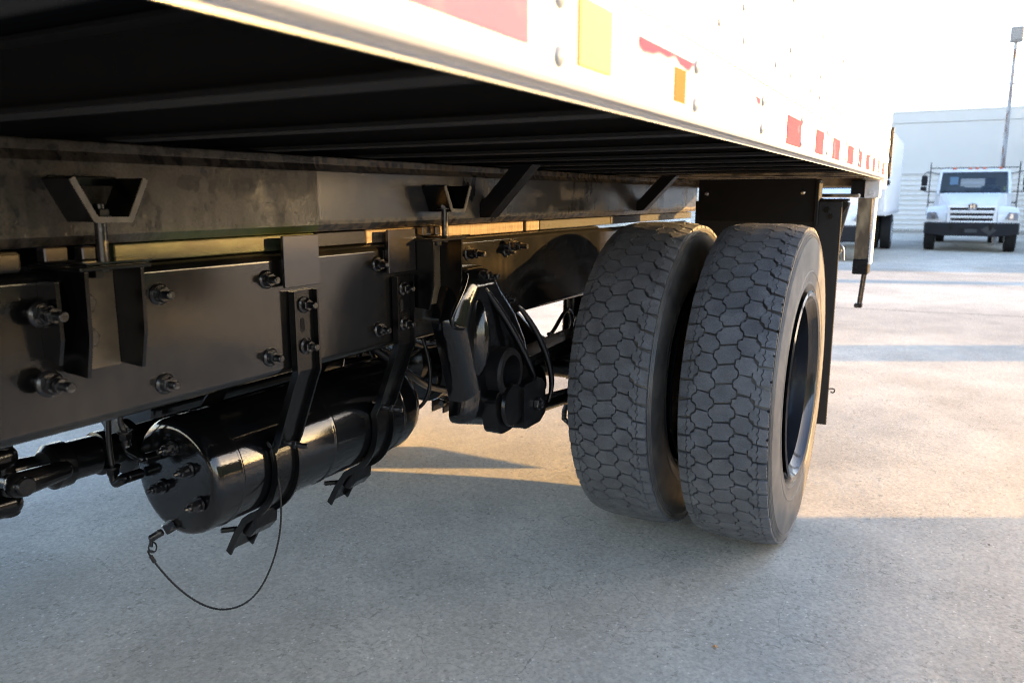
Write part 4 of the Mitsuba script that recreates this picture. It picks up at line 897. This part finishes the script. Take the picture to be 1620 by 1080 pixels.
    if body == 'flatbed':
        rk = holder(k + '__headache_rack')
        for s in (-1, 1):
            obj(rk + '__post', MT(bx(s * 1.155, s * 1.185, 2.68, 2.73, 1.0, 2.50, 0.004), M), 'mat_bumper', smooth=20)
        obj(rk + '__bar', MT(bx(-1.154, 1.154, 2.69, 2.72, 2.325, 2.352, 0.004), M), 'mat_bumper', smooth=20)
        obj(rk + '__bar', MT(bx(-1.154, 1.154, 2.69, 2.72, 1.30, 1.34, 0.004), M), 'mat_bumper', smooth=20)
        o('deck', bx(-1.20, 1.20, 2.75, 7.3, 0.93, 1.05, 0.01), 'mat_bumper', False)
    if body == 'box':
        o('cargo_box', bx(-1.22, 1.22, 2.75, 8.4, 0.96, 3.0, 0.02), 'mat_white', False)
        o('box_bottom_rail', cat(bx(1.222, 1.235, 2.75, 8.4, 0.95, 1.05), bx(-1.235, -1.222, 2.75, 8.4, 0.95, 1.05)), 'mat_alu', False)
        for s in (-1, 1):
            o('mud_flap', bx(s * 0.62, s * 1.15, 6.62, 6.63, 0.2, 0.9), 'mat_rubber', False)
    if body:
        for s in (-1, 1):
            for x in (0.78, 1.10) if body else ():
                simple_wheel(holder(k + '__wheel'), s * x, 5.85, 0.475, 0.27, M, s)

# the foreground truck's own hood and cab, ahead of the box (behind the camera)
conventional(BT + '__front' if False else BT, T().translate([0, -8.05, 0]).rotate([0, 0, 1], 0).scale([1.06, 1.15, 1.12]), detail=False, body=None)

labels['flatbed_truck'] = {'label': 'white flatbed truck facing the camera with black bumper, headache rack and paper in its windshield', 'category': 'truck'}
FT = T().translate([2.05, 21.0, float(gz(21.0)) + 0.0]).scale([0.93, 0.93, 0.95])
conventional('flatbed_truck', FT)
labels['delivery_truck'] = {'label': 'white box truck with sunlit cargo box parked behind the foreground truck', 'category': 'truck'}
conventional('delivery_truck', T().translate([-1.05, 15.8, float(gz(17))]), detail=False, body='box')
# unseen trailer added out of frame, shaped to cast the near shadow
WC = 'shadow_trailer'
labels[WC] = {'label': 'unseen rusty green trailer added outside the right edge of the frame to cast the near shadow', 'category': 'trailer'}
ZB = 0.22
side_poly = [(2.27, ZB), (2.27, 1.66), (1.77, 1.745), (1.47, 1.80), (0.80, 1.86), (-3.6, 1.88), (-3.6, ZB)]
for x in (5.0, 6.94):
    obj(WC + '__side', extr(side_poly, x, x + 0.06, 'x'), 'mat_container', smooth=False)
for k in range(8):
    y = 1.9 - 0.75 * k
    top_z = 1.58 if y > 1.8 else 1.70 if y > 1 else 1.83
    obj(WC + '__rib', bx(4.93, 4.998, y - 0.05, y + 0.05, ZB + 0.01, top_z - 0.05, 0.01), 'mat_container', smooth=False)
obj(WC + '__front', bx(5.062, 6.938, 2.20, 2.26, ZB, 1.49), 'mat_container', smooth=False)
obj(WC + '__back', bx(5.062, 6.938, -3.59, -3.53, ZB, 1.86), 'mat_container', smooth=False)
obj(WC + '__floor', bx(5.062, 6.938, -3.5, 2.18, ZB + 0.02, ZB + 0.08), 'mat_container', smooth=False)
for x, s_ in ((4.86, -1), (7.14, 1)):
    for y in (-2.6, -3.3):
        simple_wheel(holder(WC + '__wheel'), x, y, 0.33, 0.2, T(), s_)
obj(WC + '__axle', cat(cyl((4.8, -2.6, 0.33), (7.2, -2.6, 0.33), 0.04, 12), cyl((4.8, -3.3, 0.33), (7.2, -3.3, 0.33), 0.04, 12)), 'mat_matte_black')
obj(WC + '__drawbar', cat(bx(5.6, 6.4, -3.72, -3.61, 0.24, 0.40, 0.01), bx(5.95, 6.05, -4.6, -3.72, 0.28, 0.36, 0.01)), 'mat_matte_black', smooth=False)
obj(WC + '__jack', cyl((6.12, -4.4, 0.0), (6.12, -4.4, 0.8), 0.035, 12), 'mat_steel')

# ------------------------------------------------------------------ warehouse, poles
WY = 33.2
WG = float(gz(WY))
WB = 'warehouse'
labels[WB] = {'label': 'long pale blue warehouse wall with ribbed white siding along its base', 'category': 'building'}
rib = []
z = WG
nr = 12; hgt = (2.02 - WG) / nr
for i in range(nr):
    zz = WG + i * hgt
    rib += [(WY - 0.005, zz), (WY - 0.005, zz + hgt * 0.62), (WY - 0.05, zz + hgt * 0.74), (WY - 0.05, zz + hgt * 0.92), (WY - 0.005, zz + hgt * 0.995)]
rib = [(y, z) for y, z in rib] + [(WY + 0.05, 2.02), (WY + 0.05, WG)]
for i in range(8):
    x0 = -14 + 6 * i
    obj(WB + '__siding_panel', extr(rib, x0, x0 + 5.99, 'x'), 'mat_siding', smooth=False)
for i in range(8):
    x0 = -14 + 6 * i
    obj(WB + '__wall_panel', bx(x0, x0 + 5.985, WY + 0.002, WY + 0.30, 2.03, 3.98, 0.006), 'mat_wallblue', smooth=False)
obj(WB + '__parapet', bx(-14, 34, WY - 0.03, WY + 0.32, 3.99, 4.40, 0.01), 'mat_wallblue', smooth=False)
obj(WB + '__cap_flashing', bx(-14, 34, WY - 0.06, WY + 0.35, 4.401, 4.46, 0.006), 'mat_alu', smooth=False)
obj(WB + '__sill_strip', bx(-14, 34, WY - 0.06, WY, 2.021, 2.06), 'mat_siding', smooth=False)
obj(WB + '__plinth', bx(-14, 34, WY - 0.12, WY + 0.2, WG - 0.1, WG + 0.10), 'mat_concrete', smooth=False)
obj(WB + '__body', bx(-14, 34, WY + 0.36, WY + 20, WG - 0.1, 4.2), 'mat_wallblue', smooth=False)
obj(WB + '__wall_lamp', cat(bx(4.93, 5.15, WY - 0.22, WY - 0.001, 3.25, 3.62, 0.02)), 'mat_bumper', smooth=20)

labels['light_pole'] = {'label': 'rusty flaking light pole with square floodlight behind the flatbed truck', 'category': 'lamp post'}
PX, PY = 2.78, 25.0
g = float(gz(PY))
obj('light_pole__pole', cyl((PX, PY, g), (PX, PY, 5.45), 0.075, 16, r1=0.042), 'mat_rusty_pole', smooth=40)
obj('light_pole__floodlight', cat(bx(PX - 0.16, PX + 0.16, PY - 0.16, PY + 0.05, 5.45, 5.86, 0.02), bx(PX - 0.13, PX + 0.13, PY - 0.18, PY - 0.162, 5.50, 5.82, 0.01)), 'mat_concrete', smooth=20)
obj('light_pole__bracket', cat(bx(PX - 0.05, PX + 0.05, PY - 0.05, PY + 0.05, 5.25, 5.449, 0.01), bx(PX - 0.25, PX + 0.25, PY - 0.02, PY + 0.02, 4.30, 4.34, 0.005)), 'mat_steel', smooth=20)
labels['antenna_mast'] = {'label': 'thin grey mast rising above the warehouse roof beside the light pole', 'category': 'mast'}
obj('antenna_mast__tube', cyl((4.20, WY + 1.0, 4.2), (4.20, WY + 1.0, 7.6), 0.045, 10), 'mat_steel', smooth=40)
obj('antenna_mast__crossbar', bx(3.95, 4.45, WY + 0.98, WY + 1.02, 7.3, 7.34), 'mat_steel', smooth=False)

# unseen shadow casters added on the right: two columns and a building wing
def along(p, L):                                 # a point at L metres towards the sun from the shadow line at offset p
    o = np.array([1.55, 0.33]); d = np.array([math.cos(SUN_AZ), math.sin(SUN_AZ)]); nn = np.array([-d[1], d[0]])
    return o + nn * p + d * L
for i, (p, L, w) in enumerate(((2.98, 7.0, 0.30), (8.87, 9.0, 0.32))):
    c = along(p, L)
    k = 'shadow_column' if i == 0 else 'shadow_column_001'
    labels[k] = {'label': ('unseen round column added nearest the foreground truck to cast a shadow stripe' if i == 0 else 'unseen round column added farther back to cast a shadow stripe'), 'category': 'column', 'group': 'added shadow columns outside the frame'}
    g = float(gz(c[1]))
    obj(k + '__shaft', cyl((c[0], c[1], g), (c[0], c[1], 7.5), w, 28), 'mat_concrete', smooth=40)
    obj(k + '__base', cyl((c[0], c[1], g - 0.05), (c[0], c[1], g + 0.12), w + 0.12, 28, 0.02), 'mat_concrete', smooth=40)
c = along(11.6, 17.0)
labels['shade_building'] = {'label': 'unseen pale building wing added outside the right edge of the frame to shade the far lot', 'category': 'building'}
obj('shade_building__wall', bx(c[0] - 5, c[0], c[1], WY - 1, -0.5, 4.6), 'mat_wallblue', smooth=False)
obj('shade_building__roof_edge', bx(c[0] - 5.05, c[0], c[1] - 0.05, WY - 1, 4.601, 4.75), 'mat_alu', smooth=False)
